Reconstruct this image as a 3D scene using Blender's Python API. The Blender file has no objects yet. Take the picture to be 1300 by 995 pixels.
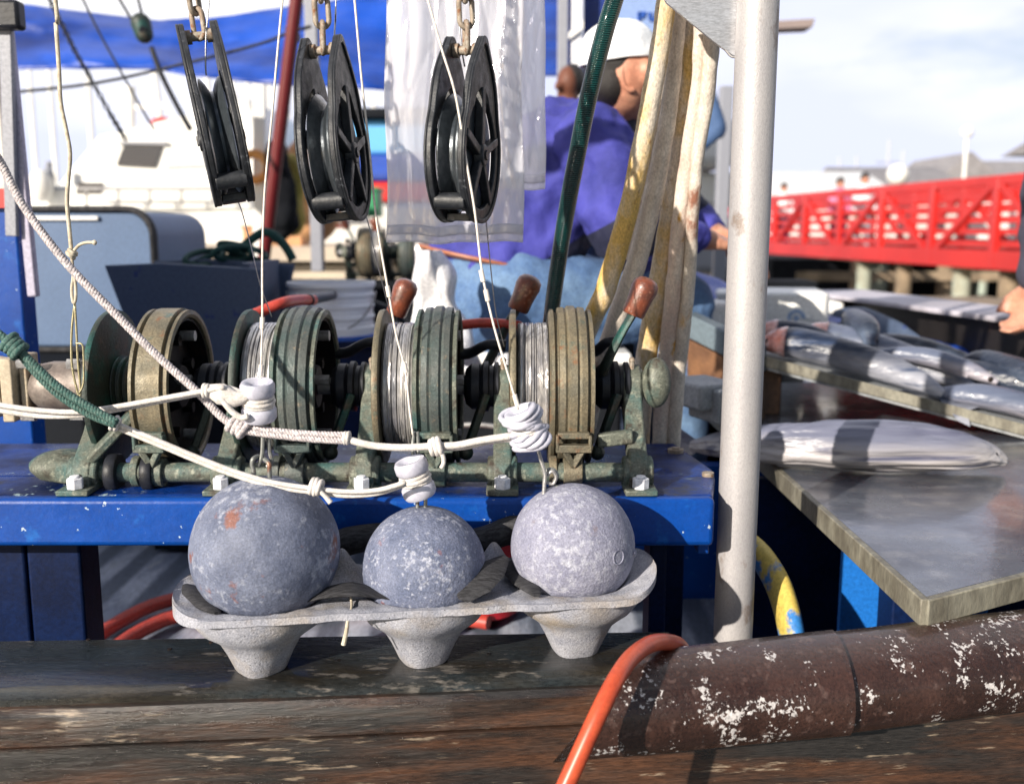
import bpy, math, random
from mathutils import Vector, Matrix, noise, Euler
random.seed(7)
S = bpy.context.scene
C = S.collection
PI = math.pi
def rad(a): return math.radians(a)

# ---------------------------------------------------------------- camera, sky, sun, exposure
H = 2.0                                   # camera height over the water
PITCH = 0.1623
FPX = 1264.0
cam_d = bpy.data.cameras.new('camera'); cam = bpy.data.objects.new('camera', cam_d); C.objects.link(cam)
cam.location = (0, 0, H); cam.rotation_euler = (PI/2 - PITCH, 0, 0)
cam_d.sensor_width = 36; cam_d.lens = 36*FPX/1300; cam_d.clip_start = 0.05; cam_d.clip_end = 3000
cam_d.dof.use_dof = True; cam_d.dof.focus_distance = 1.14; cam_d.dof.aperture_fstop = 4.2; cam_d.dof.aperture_blades = 7
S.camera = cam

SUN_AZ, SUN_EL = rad(38), rad(22)         # light travels towards (+sin az, +cos az)
W = bpy.data.worlds.new('World'); S.world = W; W.use_nodes = True
nt = W.node_tree; nt.nodes.clear()
out = nt.nodes.new('ShaderNodeOutputWorld'); bg = nt.nodes.new('ShaderNodeBackground'); bg.inputs[1].default_value = 0.055
sky = nt.nodes.new('ShaderNodeTexSky'); sky.sky_type = 'NISHITA'; sky.sun_disc = False
sky.sun_elevation = SUN_EL; sky.sun_rotation = SUN_AZ + PI; sky.air_density = 1.0; sky.dust_density = 1.0
tc = nt.nodes.new('ShaderNodeTexCoord'); mp = nt.nodes.new('ShaderNodeMapping'); mp.inputs['Scale'].default_value = (1, 1, 3.2)
mp.inputs['Location'].default_value = (0.35, 0.1, 0.45)
nz = nt.nodes.new('ShaderNodeTexNoise'); nz.inputs['Scale'].default_value = 1.7; nz.inputs['Detail'].default_value = 7; nz.inputs['Roughness'].default_value = 0.55
cr = nt.nodes.new('ShaderNodeValToRGB'); cr.color_ramp.elements[0].position = 0.22; cr.color_ramp.elements[1].position = 0.38
nz2 = nt.nodes.new('ShaderNodeTexNoise'); nz2.inputs['Scale'].default_value = 1.3; nz2.inputs['Detail'].default_value = 5
cr2 = nt.nodes.new('ShaderNodeValToRGB'); cr2.color_ramp.elements[0].position = 0.42; cr2.color_ramp.elements[1].position = 0.62
cr2.color_ramp.elements[0].color = (13.5, 13.3, 13.4, 1); cr2.color_ramp.elements[1].color = (9.0, 9.5, 12.2, 1)
mx = nt.nodes.new('ShaderNodeMix'); mx.data_type = 'RGBA'
L = nt.links.new
L(tc.outputs['Generated'], mp.inputs[0]); L(mp.outputs[0], nz.inputs['Vector'])
sx = nt.nodes.new('ShaderNodeSeparateXYZ'); L(tc.outputs['Generated'], sx.inputs[0])     # clouds kept ahead (+Y); unseen sky behind shaped clear blue to weaken the fill
mr0 = nt.nodes.new('ShaderNodeMapRange'); mr0.inputs[1].default_value = -.15; mr0.inputs[2].default_value = .75; mr0.inputs[3].default_value = -.32; mr0.inputs[4].default_value = 0.03; L(sx.outputs['Y'], mr0.inputs[0])
ad0 = nt.nodes.new('ShaderNodeMath'); ad0.operation = 'ADD'; L(nz.outputs[0], ad0.inputs[0]); L(mr0.outputs[0], ad0.inputs[1]); L(ad0.outputs[0], cr.inputs[0])
L(mp.outputs[0], nz2.inputs['Vector']); L(nz2.outputs[0], cr2.inputs[0])
L(cr.outputs[0], mx.inputs[0]); L(sky.outputs[0], mx.inputs[6]); L(cr2.outputs[0], mx.inputs[7])
L(mx.outputs[2], bg.inputs[0]); L(bg.outputs[0], out.inputs[0])

sd = bpy.data.lights.new('sun', 'SUN'); so = bpy.data.objects.new('sun', sd); C.objects.link(so)
sd.energy = 4.4; sd.angle = rad(0.6); sd.color = (1.0, 0.91, 0.79)
trav = Vector((math.sin(SUN_AZ)*math.cos(SUN_EL), math.cos(SUN_AZ)*math.cos(SUN_EL), -math.sin(SUN_EL)))
so.rotation_euler = trav.to_track_quat('-Z', 'Y').to_euler(); so.location = (-4, -5, 6)
S.view_settings.view_transform = 'Standard'; S.view_settings.look = 'None'
S.view_settings.exposure = 0.82; S.view_settings.gamma = 1.0
S.render.engine = 'CYCLES'; S.cycles.max_bounces = 6; S.cycles.transparent_max_bounces = 12

# ---------------------------------------------------------------- helpers
_c, _s = math.cos(PITCH), math.sin(PITCH)
def P(px, py, Y):
    """point at forward distance Y that the photograph shows at pixel px, py"""
    u = (px-650)/FPX; v = (py-497.5)/FPX
    k = Y/(_c - v*_s)
    return Vector((u*k, Y, H + (-_s - v*_c)*k))
def R(x, y, z): return Vector((x, y, z+H))   # z measured from eye level

class G:
    def __init__(s): s.v = []; s.f = []
    def add(s, vs, fs):
        n = len(s.v); s.v += [Vector(a) for a in vs]; s.f += [tuple(n+i for i in f) for f in fs]; return s
    def box(s, c, size, rot=None):
        c = Vector(c); hx, hy, hz = size[0]/2, size[1]/2, size[2]/2
        vs = [Vector((x, y, z)) for x in (-hx, hx) for y in (-hy, hy) for z in (-hz, hz)]
        if rot is not None: vs = [rot @ a for a in vs]
        return s.add([c+a for a in vs], [(0,1,3,2),(4,6,7,5),(0,4,5,1),(2,3,7,6),(0,2,6,4),(1,5,7,3)])
    def beam(s, a, b, w, h, up=(0,0,1)):
        a, b = Vector(a), Vector(b); d = (b-a); ln = d.length; d.normalize()
        up = Vector(up); sx = d.cross(up)
        if sx.length < 1e-4: sx = d.cross(Vector((1,0,0)))
        sx.normalize(); uz = sx.cross(d)
        M = Matrix((sx, d, uz)).transposed()
        return s.box((a+b)/2, (w, ln, h), M)
    def tube(s, pts, r, n=10, closed=False, sub=4, smooth=True, ell=None, twist=0):
        pts = [Vector(p) for p in pts]
        rs = list(r) if isinstance(r, (list, tuple)) else [r]*len(pts)
        if smooth and len(pts) > 2: pts, rs = catmull(pts, rs, sub, closed)
        m = len(pts); vs = []; fs = []; prev = None
        for i, p in enumerate(pts):
            if closed: t = pts[(i+1) % m]-pts[i-1]
            else: t = pts[min(i+1, m-1)]-pts[max(i-1, 0)]
            if t.length < 1e-9: t = Vector((0,0,1))
            t.normalize()
            if prev is None:
                a = Vector((0,1,0)) if abs(t.y) < .8 else Vector((1,0,0))
                nx = t.cross(a).normalized()
            else:
                nx = (prev - t*prev.dot(t))
                nx = nx.normalized() if nx.length > 1e-6 else t.orthogonal().normalized()
            prev = nx; ny = t.cross(nx)
            for k in range(n):
                an = 2*PI*k/n + twist*i
                ex, ey = (1, 1) if ell is None else ell
                vs.append(p + rs[i]*(nx*math.cos(an)*ex + ny*math.sin(an)*ey))
        rng = m if closed else m-1
        for i in range(rng):
            for k in range(n):
                a = i*n+k; b = i*n+(k+1) % n; c = ((i+1) % m)*n+(k+1) % n; d = ((i+1) % m)*n+k
                fs.append((a, b, c, d))
        if not closed:
            fs.append(tuple(reversed(range(n)))); fs.append(tuple((m-1)*n+k for k in range(n)))
        return s.add(vs, fs)
    def lathe(s, prof, c=(0,0,0), ax=(0,0,1), n=32, closed=False):
        """prof: (r, h) pairs along axis ax"""
        c = Vector(c); ax = Vector(ax).normalized()
        u = ax.orthogonal().normalized(); w = ax.cross(u)
        vs = []; fs = []; m = len(prof)
        for (r, h) in prof:
            for k in range(n):
                a = 2*PI*k/n
                vs.append(c + ax*h + (u*math.cos(a)+w*math.sin(a))*max(r, 1e-5))
        for i in range(m if closed else m-1):
            j = (i+1) % m
            for k in range(n):
                fs.append((i*n+k, i*n+(k+1) % n, j*n+(k+1) % n, j*n+k))
        if not closed:
            fs.append(tuple(reversed(range(n)))); fs.append(tuple((m-1)*n+k for k in range(n)))
        return s.add(vs, fs)
    def cyl(s, a, b, r, n=16, r2=None):
        a, b = Vector(a), Vector(b); r2 = r if r2 is None else r2
        return s.lathe([(r, 0), (r2, (b-a).length)], a, b-a, n)
    def ball(s, c, r, n=16, m=10, rot=None):
        c = Vector(c); r = (r, r, r) if isinstance(r, (int, float)) else r
        vs = []; fs = []
        for i in range(m+1):
            th = PI*i/m
            for k in range(n):
                a = 2*PI*k/n
                q = Vector((r[0]*math.sin(th)*math.cos(a), r[1]*math.sin(th)*math.sin(a), r[2]*math.cos(th)))
                if rot is not None: q = rot @ q
                vs.append(c+q)
        for i in range(m):
            for k in range(n):
                fs.append((i*n+k, (i+1)*n+k, (i+1)*n+(k+1) % n, i*n+(k+1) % n))
        return s.add(vs, fs)
    def cap(s, a, b, ra, rb, n=14):
        """tapered capsule"""
        a, b = Vector(a), Vector(b); L_ = (b-a).length
        pr = [(ra*math.sin(t), -ra*math.cos(t)) for t in [PI/2*i/5 for i in range(6)]]
        pr += [(rb*math.cos(t), L_+rb*math.sin(t)) for t in [PI/2*i/5 for i in range(6)]]
        return s.lathe(pr, a, b-a, n)
    def prism(s, poly, o, u, v, w):
        """poly in (u, v) plane at o, extruded by vector w"""
        o, u, v, w = Vector(o), Vector(u), Vector(v), Vector(w)
        n = len(poly); a = [o+u*p[0]+v*p[1] for p in poly]
        return s.add(a+[q+w for q in a], [tuple(reversed(range(n))), tuple(range(n, 2*n))]+[(i, (i+1) % n, n+(i+1) % n, n+i) for i in range(n)])
    def ring(s, po, pi, o, u, v, w):
        """annular prism between outlines po and pi (same length)"""
        o, u, v, w = Vector(o), Vector(u), Vector(v), Vector(w); n = len(po)
        A = [o+u*p[0]+v*p[1] for p in po]; B = [o+u*p[0]+v*p[1] for p in pi]
        vs = A+B+[q+w for q in A]+[q+w for q in B]; fs = []
        for i in range(n):
            j = (i+1) % n
            fs += [(i, n+i, n+j, j), (2*n+i, 2*n+j, 3*n+j, 3*n+i), (i, j, 2*n+j, 2*n+i), (n+i, 3*n+i, 3*n+j, n+j)]
        return s.add(vs, fs)
    def grid(s, fn, nu, nv, thick=None):
        """fn(u, v) -> point; thick: fn2(u, v) -> point on the back side"""
        vs = [fn(i/nu, j/nv) for i in range(nu+1) for j in range(nv+1)]
        q = lambda i, j: i*(nv+1)+j
        fs = [(q(i, j), q(i+1, j), q(i+1, j+1), q(i, j+1)) for i in range(nu) for j in range(nv)]
        if thick:
            n = len(vs); vs += [thick(i/nu, j/nv) for i in range(nu+1) for j in range(nv+1)]
            fs += [tuple(n+k for k in reversed(f)) for f in fs[:nu*nv]]
            b = [q(i, 0) for i in range(nu+1)]+[q(nu, j) for j in range(1, nv+1)]+[q(i, nv) for i in range(nu-1, -1, -1)]+[q(0, j) for j in range(nv-1, 0, -1)]
            for i in range(len(b)):
                j = (i+1) % len(b); fs.append((b[j], b[i], n+b[i], n+b[j]))
        return s.add(vs, fs)

def catmull(pts, rs, sub, closed=False):
    n = len(pts); op = []; orr = []
    segs = n if closed else n-1
    for i in range(segs):
        if closed: p0, p1, p2, p3 = pts[i-1], pts[i], pts[(i+1) % n], pts[(i+2) % n]
        else: p0, p1, p2, p3 = pts[max(i-1, 0)], pts[i], pts[i+1], pts[min(i+2, n-1)]
        r1, r2 = rs[i], rs[(i+1) % n]
        for k in range(sub):
            t = k/sub; t2 = t*t; t3 = t2*t
            op.append(0.5*((2*p1)+(p2-p0)*t+(2*p0-5*p1+4*p2-p3)*t2+(3*p1-p0-3*p2+p3)*t3)); orr.append(r1+(r2-r1)*t)
    if not closed: op.append(pts[-1]); orr.append(rs[-1])
    return op, orr

WL = {}                                    # world location of each object (no rotations at build time)
def tag(o, label=None, cat=None, group=None, kind=None):
    if label: o['label'] = label
    if cat: o['category'] = cat
    if group: o['group'] = group
    if kind: o['kind'] = kind
    return o
def thing(name, label, cat, loc, group=None):
    o = bpy.data.objects.new(name, None); C.objects.link(o); o.location = loc; o.empty_display_size = .05
    WL[o.name] = Vector(loc)
    return tag(o, label, cat, group)
def mk(name, g, mat, parent=None, label=None, cat=None, group=None, kind=None, ang=38, bevel=0, seg=2):
    if parent is not None: base = WL[parent.name]
    else:
        xs = [p.x for p in g.v]; ys = [p.y for p in g.v]; zs = [p.z for p in g.v]
        base = Vector(((min(xs)+max(xs))/2, (min(ys)+max(ys))/2, min(zs)))
    me = bpy.data.meshes.new(name)
    me.from_pydata([tuple(p-base) for p in g.v], [], g.f); me.validate(); me.update()
    if ang:
        me.polygons.foreach_set('use_smooth', [True]*len(me.polygons)); me.set_sharp_from_angle(angle=rad(ang))
    o = bpy.data.objects.new(name, me); C.objects.link(o)
    if mat: me.materials.append(mat)
    if parent is not None: o.parent = parent
    else: o.location = base
    WL[o.name] = Vector(base)
    if bevel:
        b = o.modifiers.new('bevel', 'BEVEL'); b.width = bevel; b.segments = seg; b.limit_method = 'ANGLE'; b.angle_limit = rad(40)
    return tag(o, label, cat, group, kind)
def remesh(o, vox, smooth=4, disp=None):
    m = o.modifiers.new('remesh', 'REMESH'); m.mode = 'VOXEL'; m.voxel_size = vox; m.use_smooth_shade = True
    if smooth: k = o.modifiers.new('smooth', 'SMOOTH'); k.iterations = smooth; k.factor = .5
    if disp:
        t = bpy.data.textures.new('folds', 'CLOUDS'); t.noise_scale = disp[1]; t.noise_depth = 3
        d = o.modifiers.new('folds', 'DISPLACE'); d.texture = t; d.strength = disp[0]; d.mid_level = .5; d.texture_coords = 'LOCAL'
    return o
def copy_tree(o, parent=None):
    c = o.copy(); C.objects.link(c); c.parent = parent
    for ch in [x for x in o.children]: copy_tree(ch, c)
    return c

# ---------------------------------------------------------------- materials
def M(name, base, c2=None, s2=8, t2=(.4, .6), c3=None, s3=30, t3=(.6, .64), rough=.6, rough2=None, metal=0, bump=0, sb=60,
      stretch=(1, 1, 1), mot=(170, .28), c3mod=0, spec=.5, wave=None, coat=0, d=6, c4=None, s4=5, t4=(.55, .7)):
    m = bpy.data.materials.new(name); m.use_nodes = True; t = m.node_tree; n = t.nodes; l = t.links.new
    b = n['Principled BSDF']; b.inputs['Roughness'].default_value = rough; b.inputs['Metallic'].default_value = metal
    b.inputs['Specular IOR Level'].default_value = spec; b.inputs['Coat Weight'].default_value = coat; b.inputs['Coat Roughness'].default_value = .08
    tc = n.new('ShaderNodeTexCoord'); mp = n.new('ShaderNodeMapping'); mp.inputs['Scale'].default_value = stretch
    l(tc.outputs['Object'], mp.inputs[0])
    def nz(sc, det=d, ro=.6, off=0):
        q = n.new('ShaderNodeTexNoise'); q.inputs['Scale'].default_value = sc; q.inputs['Detail'].default_value = det; q.inputs['Roughness'].default_value = ro
        if off:
            mo = n.new('ShaderNodeMapping'); mo.inputs['Location'].default_value = (off, off*2, -off); l(mp.outputs[0], mo.inputs[0]); l(mo.outputs[0], q.inputs['Vector'])
        else: l(mp.outputs[0], q.inputs['Vector'])
        return q.outputs[0]
    def ramp(src, lo, hi):
        q = n.new('ShaderNodeMapRange'); q.inputs[1].default_value = lo; q.inputs[2].default_value = hi; l(src, q.inputs[0]); return q.outputs[0]
    def mix(fac, a, bcol):
        q = n.new('ShaderNodeMix'); q.data_type = 'RGBA'; l(fac, q.inputs[0])
        if isinstance(a, tuple): q.inputs[6].default_value = (*a, 1)
        else: l(a, q.inputs[6])
        q.inputs[7].default_value = (*bcol, 1); return q.outputs[2]
    col = base
    if c2: col = mix(ramp(nz(s2), *t2), col, c2)
    if c4: col = mix(ramp(nz(s4, off=7.3), *t4), col, c4)
    f3 = None
    if c3:
        src = nz(s3, off=3.1)
        if c3mod:
            lo = nz(s3*.13, 3, .5, 5.5); q = n.new('ShaderNodeMath'); q.operation = 'MULTIPLY_ADD'; l(lo, q.inputs[0]); q.inputs[1].default_value = c3mod; l(src, q.inputs[2])
            q2 = n.new('ShaderNodeMath'); q2.operation = 'SUBTRACT'; l(q.outputs[0], q2.inputs[0]); q2.inputs[1].default_value = c3mod*.5; src = q2.outputs[0]
        f3 = ramp(src, *t3); col = mix(f3, col, c3)
    if wave:
        wv = n.new('ShaderNodeTexWave'); wv.bands_direction = wave[0]; wv.inputs['Scale'].default_value = wave[1]; wv.inputs['Distortion'].default_value = wave[2]
        wv.inputs['Detail'].default_value = 3; l(mp.outputs[0], wv.inputs['Vector'])
        if wave[3]: col = mix(ramp(wv.outputs['Fac'], .35, .75), col, wave[3])
    if mot:
        q = n.new('ShaderNodeMapRange'); q.inputs[1].default_value = .3; q.inputs[2].default_value = .7; q.inputs[3].default_value = 1-mot[1]; q.inputs[4].default_value = 1+mot[1]
        l(nz(mot[0], 4, .7, 11.0), q.inputs[0]); vm = n.new('ShaderNodeVectorMath'); vm.operation = 'SCALE'
        if isinstance(col, tuple): vm.inputs[0].default_value = col
        else: l(col, vm.inputs[0])
        l(q.outputs[0], vm.inputs['Scale']); col = vm.outputs[0]
    if isinstance(col, tuple): b.inputs['Base Color'].default_value = (*col, 1)
    else: l(col, b.inputs['Base Color'])
    if rough2 is not None:
        q = n.new('ShaderNodeMapRange'); q.inputs[1].default_value = .35; q.inputs[2].default_value = .65; q.inputs[3].default_value = rough; q.inputs[4].default_value = rough2
        l(nz(s2*1.3, off=1.7), q.inputs[0]); l(q.outputs[0], b.inputs['Roughness'])
    if bump:
        bp = n.new('ShaderNodeBump'); bp.inputs['Strength'].default_value = 1; bp.inputs['Distance'].default_value = bump
        if wave and not wave[3]: l(wv.outputs['Fac'], bp.inputs['Height'])
        else: l(nz(sb, 8, .65), bp.inputs['Height'])
        l(bp.outputs[0], b.inputs['Normal'])
    return m

m_blue = M('blue_bench_paint', (.002, .055, .30), (.001, .038, .22), 6, (.35, .65), c3=(.38, .46, .54), s3=110, t3=(.70, .72), c3mod=.4, rough=.28, rough2=.5, spec=.3, bump=.0006, sb=60, c4=(.008, .10, .38), s4=34, t4=(.6, .75), mot=(260, .15))
m_bluetop = M('blue_worn_top', (.002, .032, .20), (.001, .008, .05), 7, (.38, .6), c3=(.20, .27, .30), s3=70, t3=(.64, .70), c3mod=.5, rough=.2, rough2=.6, spec=.3, bump=.0008, sb=60, c4=(.03, .032, .038), s4=18, t4=(.54, .70))
m_navy = M('navy_paint', (.002, .007, .032), (.002, .012, .06), 5, (.4, .6), rough=.55, spec=.15, bump=.001, sb=20)
m_lead = M('weathered_lead', (.082, .098, .155), (.145, .165, .235), 26, (.38, .62), c3=(.34, .36, .43), s3=110, t3=(.53, .74), c3mod=.6, rough=.6, bump=.0012, sb=160, c4=(.18, .075, .06), s4=30, t4=(.61, .68), mot=(420, .35))
m_lead2 = M('pale_lead', (.185, .19, .265), (.255, .26, .34), 34, (.36, .64), c3=(.36, .37, .44), s3=120, t3=(.52, .68), c3mod=.4, rough=.75, bump=.002, sb=200, c4=(.16, .13, .15), s4=30, t4=(.68, .76), mot=(480, .35))
m_lead3 = M('speckled_lead', (.092, .112, .182), (.155, .175, .255), 34, (.38, .62), c3=(.36, .38, .46), s3=170, t3=(.56, .72), c3mod=.45, rough=.65, bump=.0018, sb=200, c4=(.19, .07, .07), s4=30, t4=(.68, .74), mot=(450, .4))
m_cast = M('pressed_pulp', (.37, .375, .42), (.25, .26, .31), 40, (.35, .65), c3=(.055, .055, .065), s3=330, t3=(.63, .69), rough=.92, bump=.0014, sb=420, c4=(.30, .26, .22), s4=14, t4=(.5, .7), mot=(520, .4))
m_patina = M('green_bronze', (.105, .115, .092), (.045, .10, .095), 26, (.46, .66), c3=(.24, .25, .20), s3=120, t3=(.56, .72), c3mod=.3, rough=.42, rough2=.8, metal=.1, bump=.0009, sb=240, c4=(.050, .040, .030), s4=34, t4=(.56, .68), mot=(380, .45))
m_patdark = M('dark_green_bronze', (.025, .035, .030), (.012, .07, .062), 18, (.48, .64), rough=.5, metal=.2, bump=.0008, sb=200, c4=(.07, .055, .04), s4=36, t4=(.54, .68), mot=(300, .5))
m_brass = M('dull_brass', (.19, .16, .105), (.12, .11, .08), 26, (.4, .62), c3=(.20, .10, .05), s3=60, t3=(.58, .72), c3mod=.3, rough=.38, rough2=.7, metal=.3, bump=.0008, sb=220, mot=(420, .4), c4=(.06, .10, .085), s4=40, t4=(.6, .72))
m_greyband = M('grey_band_metal', (.085, .095, .09), (.055, .08, .078), 26, (.4, .62), c3=(.19, .16, .12), s3=110, t3=(.6, .72), rough=.4, rough2=.7, metal=.3, bump=.0008, sb=220, mot=(420, .4))
m_inner = M('greasy_black', (.010, .009, .010), (.04, .022, .015), 30, (.54, .7), rough=.6, spec=.15, bump=.001, sb=50)
m_blackplastic = M('black_fittings', (.010, .011, .014), (.018, .020, .028), 30, rough=.45, spec=.3, bump=.0006, sb=80)
m_pulley = M('black_nylon', (.012, .014, .018), (.034, .037, .044), 60, (.48, .75), c3=(.09, .095, .11), s3=260, t3=(.64, .74), c3mod=.4, rough=.36, rough2=.6, bump=.0006, sb=260, mot=(400, .3))
m_wire = M('steel_wire', (.42, .42, .44), rough=.3, metal=.9)
m_wrap = M('wound_wire', (.62, .60, .58), (.34, .34, .36), 60, rough=.28, metal=.55, stretch=(1, .25, .25), bump=.0006, sb=240, mot=(300, .3))
m_steel = M('galvanised_steel', (.36, .36, .36), (.28, .27, .27), 40, rough=.5, metal=.6, bump=.0006, sb=120)
m_pole = M('galvanised_pole', (.42, .405, .405), (.34, .33, .345), 10, (.35, .65), c3=(.31, .30, .31), s3=420, t3=(.52, .75), rough=.5, metal=.2, stretch=(1, 1, .6), bump=.0005, sb=500, mot=(600, .12), c4=(.24, .20, .18), s4=30, t4=(.62, .70))
m_alu = M('aluminium_plate', (.48, .49, .52), (.42, .42, .44), 8, rough=.35, metal=.7, bump=.0005, sb=20, stretch=(1, 1, 4))
m_rust = M('rusty_chain', (.26, .20, .15), (.34, .30, .25), 80, (.4, .6), c3=(.22, .10, .05), s3=150, t3=(.55, .65), rough=.7, metal=.3, bump=.001, sb=200)
m_white_rope = M('white_rope', (.62, .59, .57), (.50, .46, .42), 160, (.4, .7), rough=.9, bump=.0006, sb=600, mot=(500, .2))
m_cord = M('cream_cord', (.55, .50, .40), (.42, .36, .27), 90, rough=.8, bump=.0006, sb=300)
m_grn_rope = M('green_braid', (.03, .09, .08), (.10, .16, .14), 420, (.45, .6), rough=.85, bump=.0008, sb=300)
m_grey_braid = M('grey_braid', (.58, .52, .52), (.30, .28, .30), 420, (.45, .6), rough=.85, bump=.001, sb=300)
m_cer = M('white_plastic_button', (.50, .50, .58), (.40, .40, .48), 60, rough=.3, mot=(300, .1))
m_wood = M('wet_gunwale_wood', (.012, .011, .009), (.034, .028, .020), 18, (.35, .65), c3=(.12, .11, .10), s3=80, t3=(.64, .74), c3mod=.6, rough=.06, rough2=.36, bump=.0010, sb=110, stretch=(.35, 1.1, 1.1), c4=(.020, .026, .030), s4=14, t4=(.4, .6), mot=(300, .5), coat=.35)
m_woodedge = M('worn_wood_edge', (.062, .028, .015), (.020, .013, .010), 28, (.38, .62), c3=(.24, .19, .14), s3=90, t3=(.62, .74), c3mod=.6, rough=.15, rough2=.5, bump=.0014, sb=120, stretch=(.22, 1.1, 1.8), c4=(.018, .016, .015), s4=13, t4=(.46, .6), mot=(300, .55), coat=.3)
m_rail = M('brown_rail_paint', (.024, .011, .008), (.042, .020, .015), 14, (.4, .6), c3=(.46, .44, .44), s3=210, t3=(.655, .690), c3mod=1.0, rough=.10, rough2=.34, bump=.0018, sb=140, spec=.4, coat=.3, mot=(300, .45), c4=(.075, .045, .038), s4=60, t4=(.58, .66))
m_orange = M('orange_hose', (.48, .075, .028), (.36, .05, .022), 30, rough=.35, mot=(300, .15))
m_redhose = M('red_hose', (.40, .045, .03), rough=.45)
m_handle = M('orange_rubber_grip', (.17, .045, .022), (.09, .030, .02), 60, (.42, .62), c3=(.34, .17, .11), s3=200, t3=(.60, .72), c3mod=.4, rough=.3, bump=.0008, sb=260, coat=.25)
m_rubber = M('black_rubber_strip', (.020, .020, .022), (.05, .05, .055), 90, rough=.7, spec=.2, bump=.0012, sb=60, stretch=(1, 6, 1))
m_greenhose = M('green_ribbed_hose', (.003, .045, .042), (.002, .03, .03), 20, rough=.16, bump=.0016, wave=('Z', 120, 0, None), coat=.3)
m_canvas = M('canvas_hose', (.62, .56, .49), (.50, .44, .38), 60, (.4, .62), c3=(.55, .30, .05), s3=16, t3=(.54, .64), c3mod=.6, rough=.95, bump=.0016, sb=260, c4=(.25, .11, .07), s4=16, t4=(.60, .68), stretch=(1, 1, .5), mot=(420, .3))
m_canvasy = M('yellow_canvas_hose', (.58, .38, .11), (.60, .53, .44), 14, (.40, .56), rough=.95, bump=.0018, sb=240, c3=(.26, .13, .05), s3=90, t3=(.62, .72), stretch=(1, 1, .5), mot=(420, .35))
m_canvasp = M('pink_canvas_hose', (.62, .55, .48), (.54, .42, .36), 24, (.42, .6), rough=.95, bump=.0016, sb=260, stretch=(1, 1, .5), mot=(420, .3), c3=(.50, .27, .04), s3=20, t3=(.6, .66))
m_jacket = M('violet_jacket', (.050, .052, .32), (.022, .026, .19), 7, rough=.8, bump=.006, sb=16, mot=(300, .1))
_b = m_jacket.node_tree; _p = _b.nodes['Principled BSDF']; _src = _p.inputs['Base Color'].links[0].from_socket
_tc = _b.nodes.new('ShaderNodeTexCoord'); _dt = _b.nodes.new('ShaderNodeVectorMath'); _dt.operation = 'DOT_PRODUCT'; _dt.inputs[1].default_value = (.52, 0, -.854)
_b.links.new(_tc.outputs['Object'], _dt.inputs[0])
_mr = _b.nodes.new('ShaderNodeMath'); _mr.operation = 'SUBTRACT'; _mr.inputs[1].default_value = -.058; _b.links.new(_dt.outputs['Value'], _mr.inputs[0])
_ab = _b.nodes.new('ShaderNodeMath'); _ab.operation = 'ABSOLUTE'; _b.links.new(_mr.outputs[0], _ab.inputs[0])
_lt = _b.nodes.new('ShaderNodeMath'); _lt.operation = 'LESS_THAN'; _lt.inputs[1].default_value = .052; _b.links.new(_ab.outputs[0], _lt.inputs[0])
_mx = _b.nodes.new('ShaderNodeMix'); _mx.data_type = 'RGBA'; _b.links.new(_lt.outputs[0], _mx.inputs[0]); _b.links.new(_src, _mx.inputs[6]); _mx.inputs[7].default_value = (.008, .010, .035, 1); _b.links.new(_mx.outputs[2], _p.inputs['Base Color'])  # diagonal navy band: shade on the back, painted into the jacket colour
m_jacketnavy = M('navy_jacket_collar', (.008, .010, .035), rough=.7, bump=.003, sb=8)
m_jeans = M('blue_jeans', (.07, .14, .29), (.13, .22, .36), 12, (.42, .66), rough=.85, bump=.003, sb=30)
m_skin = M('skin', (.52, .26, .17), (.44, .19, .12), 14, rough=.5)
m_hair = M('dark_hair', (.012, .009, .008), rough=.5, bump=.003, sb=220)
m_cap = M('white_cap', (.80, .82, .84), rough=.8, bump=.002, sb=20)
m_belt = M('brown_belt', (.36, .12, .05), rough=.5)
m_white = M('white_gelcoat', (.80, .80, .78), (.72, .71, .68), 2, rough=.35)
m_whiteplas = M('white_plastic', (.74, .75, .80), rough=.4)
m_bag2 = M('white_bag_plastic', (.82, .82, .84), (.7, .7, .74), 9, rough=.4, bump=.01, sb=9)
m_tarp = M('blue_tarp', (.003, .062, .42), (.002, .045, .32), 3, rough=.42, bump=.015, sb=3.2, stretch=(.5, 1, 2), c4=(.002, .018, .14), s4=1.6, t4=(.42, .62))
m_tote = M('blue_grey_tote', (.075, .13, .24), (.06, .11, .21), 3, rough=.5)
m_skiff = M('slate_blue_panel', (.05, .075, .13), (.012, .03, .14), 16, (.62, .66), rough=.6)
m_dark = M('dark_shade_paint', (.008, .009, .012), (.012, .014, .018), 4, rough=.8, spec=.08)  # near-black colour stands in for shade on far bulwark, hatch box and locker
m_red = M('red_gangway_paint', (.50, .018, .014), (.42, .014, .012), 1, rough=.42)
m_table = M('wet_cutting_table', (.075, .085, .105), (.035, .04, .055), 5, (.4, .6), c3=(.12, .12, .125), s3=22, t3=(.5, .7), rough=.05, rough2=.42, bump=.0008, sb=40, coat=.35, mot=(240, .3))
m_tabedge = M('table_edge_wood', (.20, .19, .15), (.12, .11, .085), 30, (.4, .6), rough=.6, bump=.002, sb=50, stretch=(1, 1, .4))
m_board = M('grey_board', (.28, .29, .30), (.22, .24, .26), 18, rough=.7, bump=.001, sb=40)
m_brownwood = M('brown_wood', (.20, .10, .05), (.10, .05, .03), 12, rough=.55, bump=.002, sb=30)
m_blackwood = M('black_beam', (.012, .010, .010), (.10, .04, .02), 6, (.6, .72), rough=.5, bump=.003, sb=12)
m_foam = M('white_foam', (.80, .80, .78), rough=.8)
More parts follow.
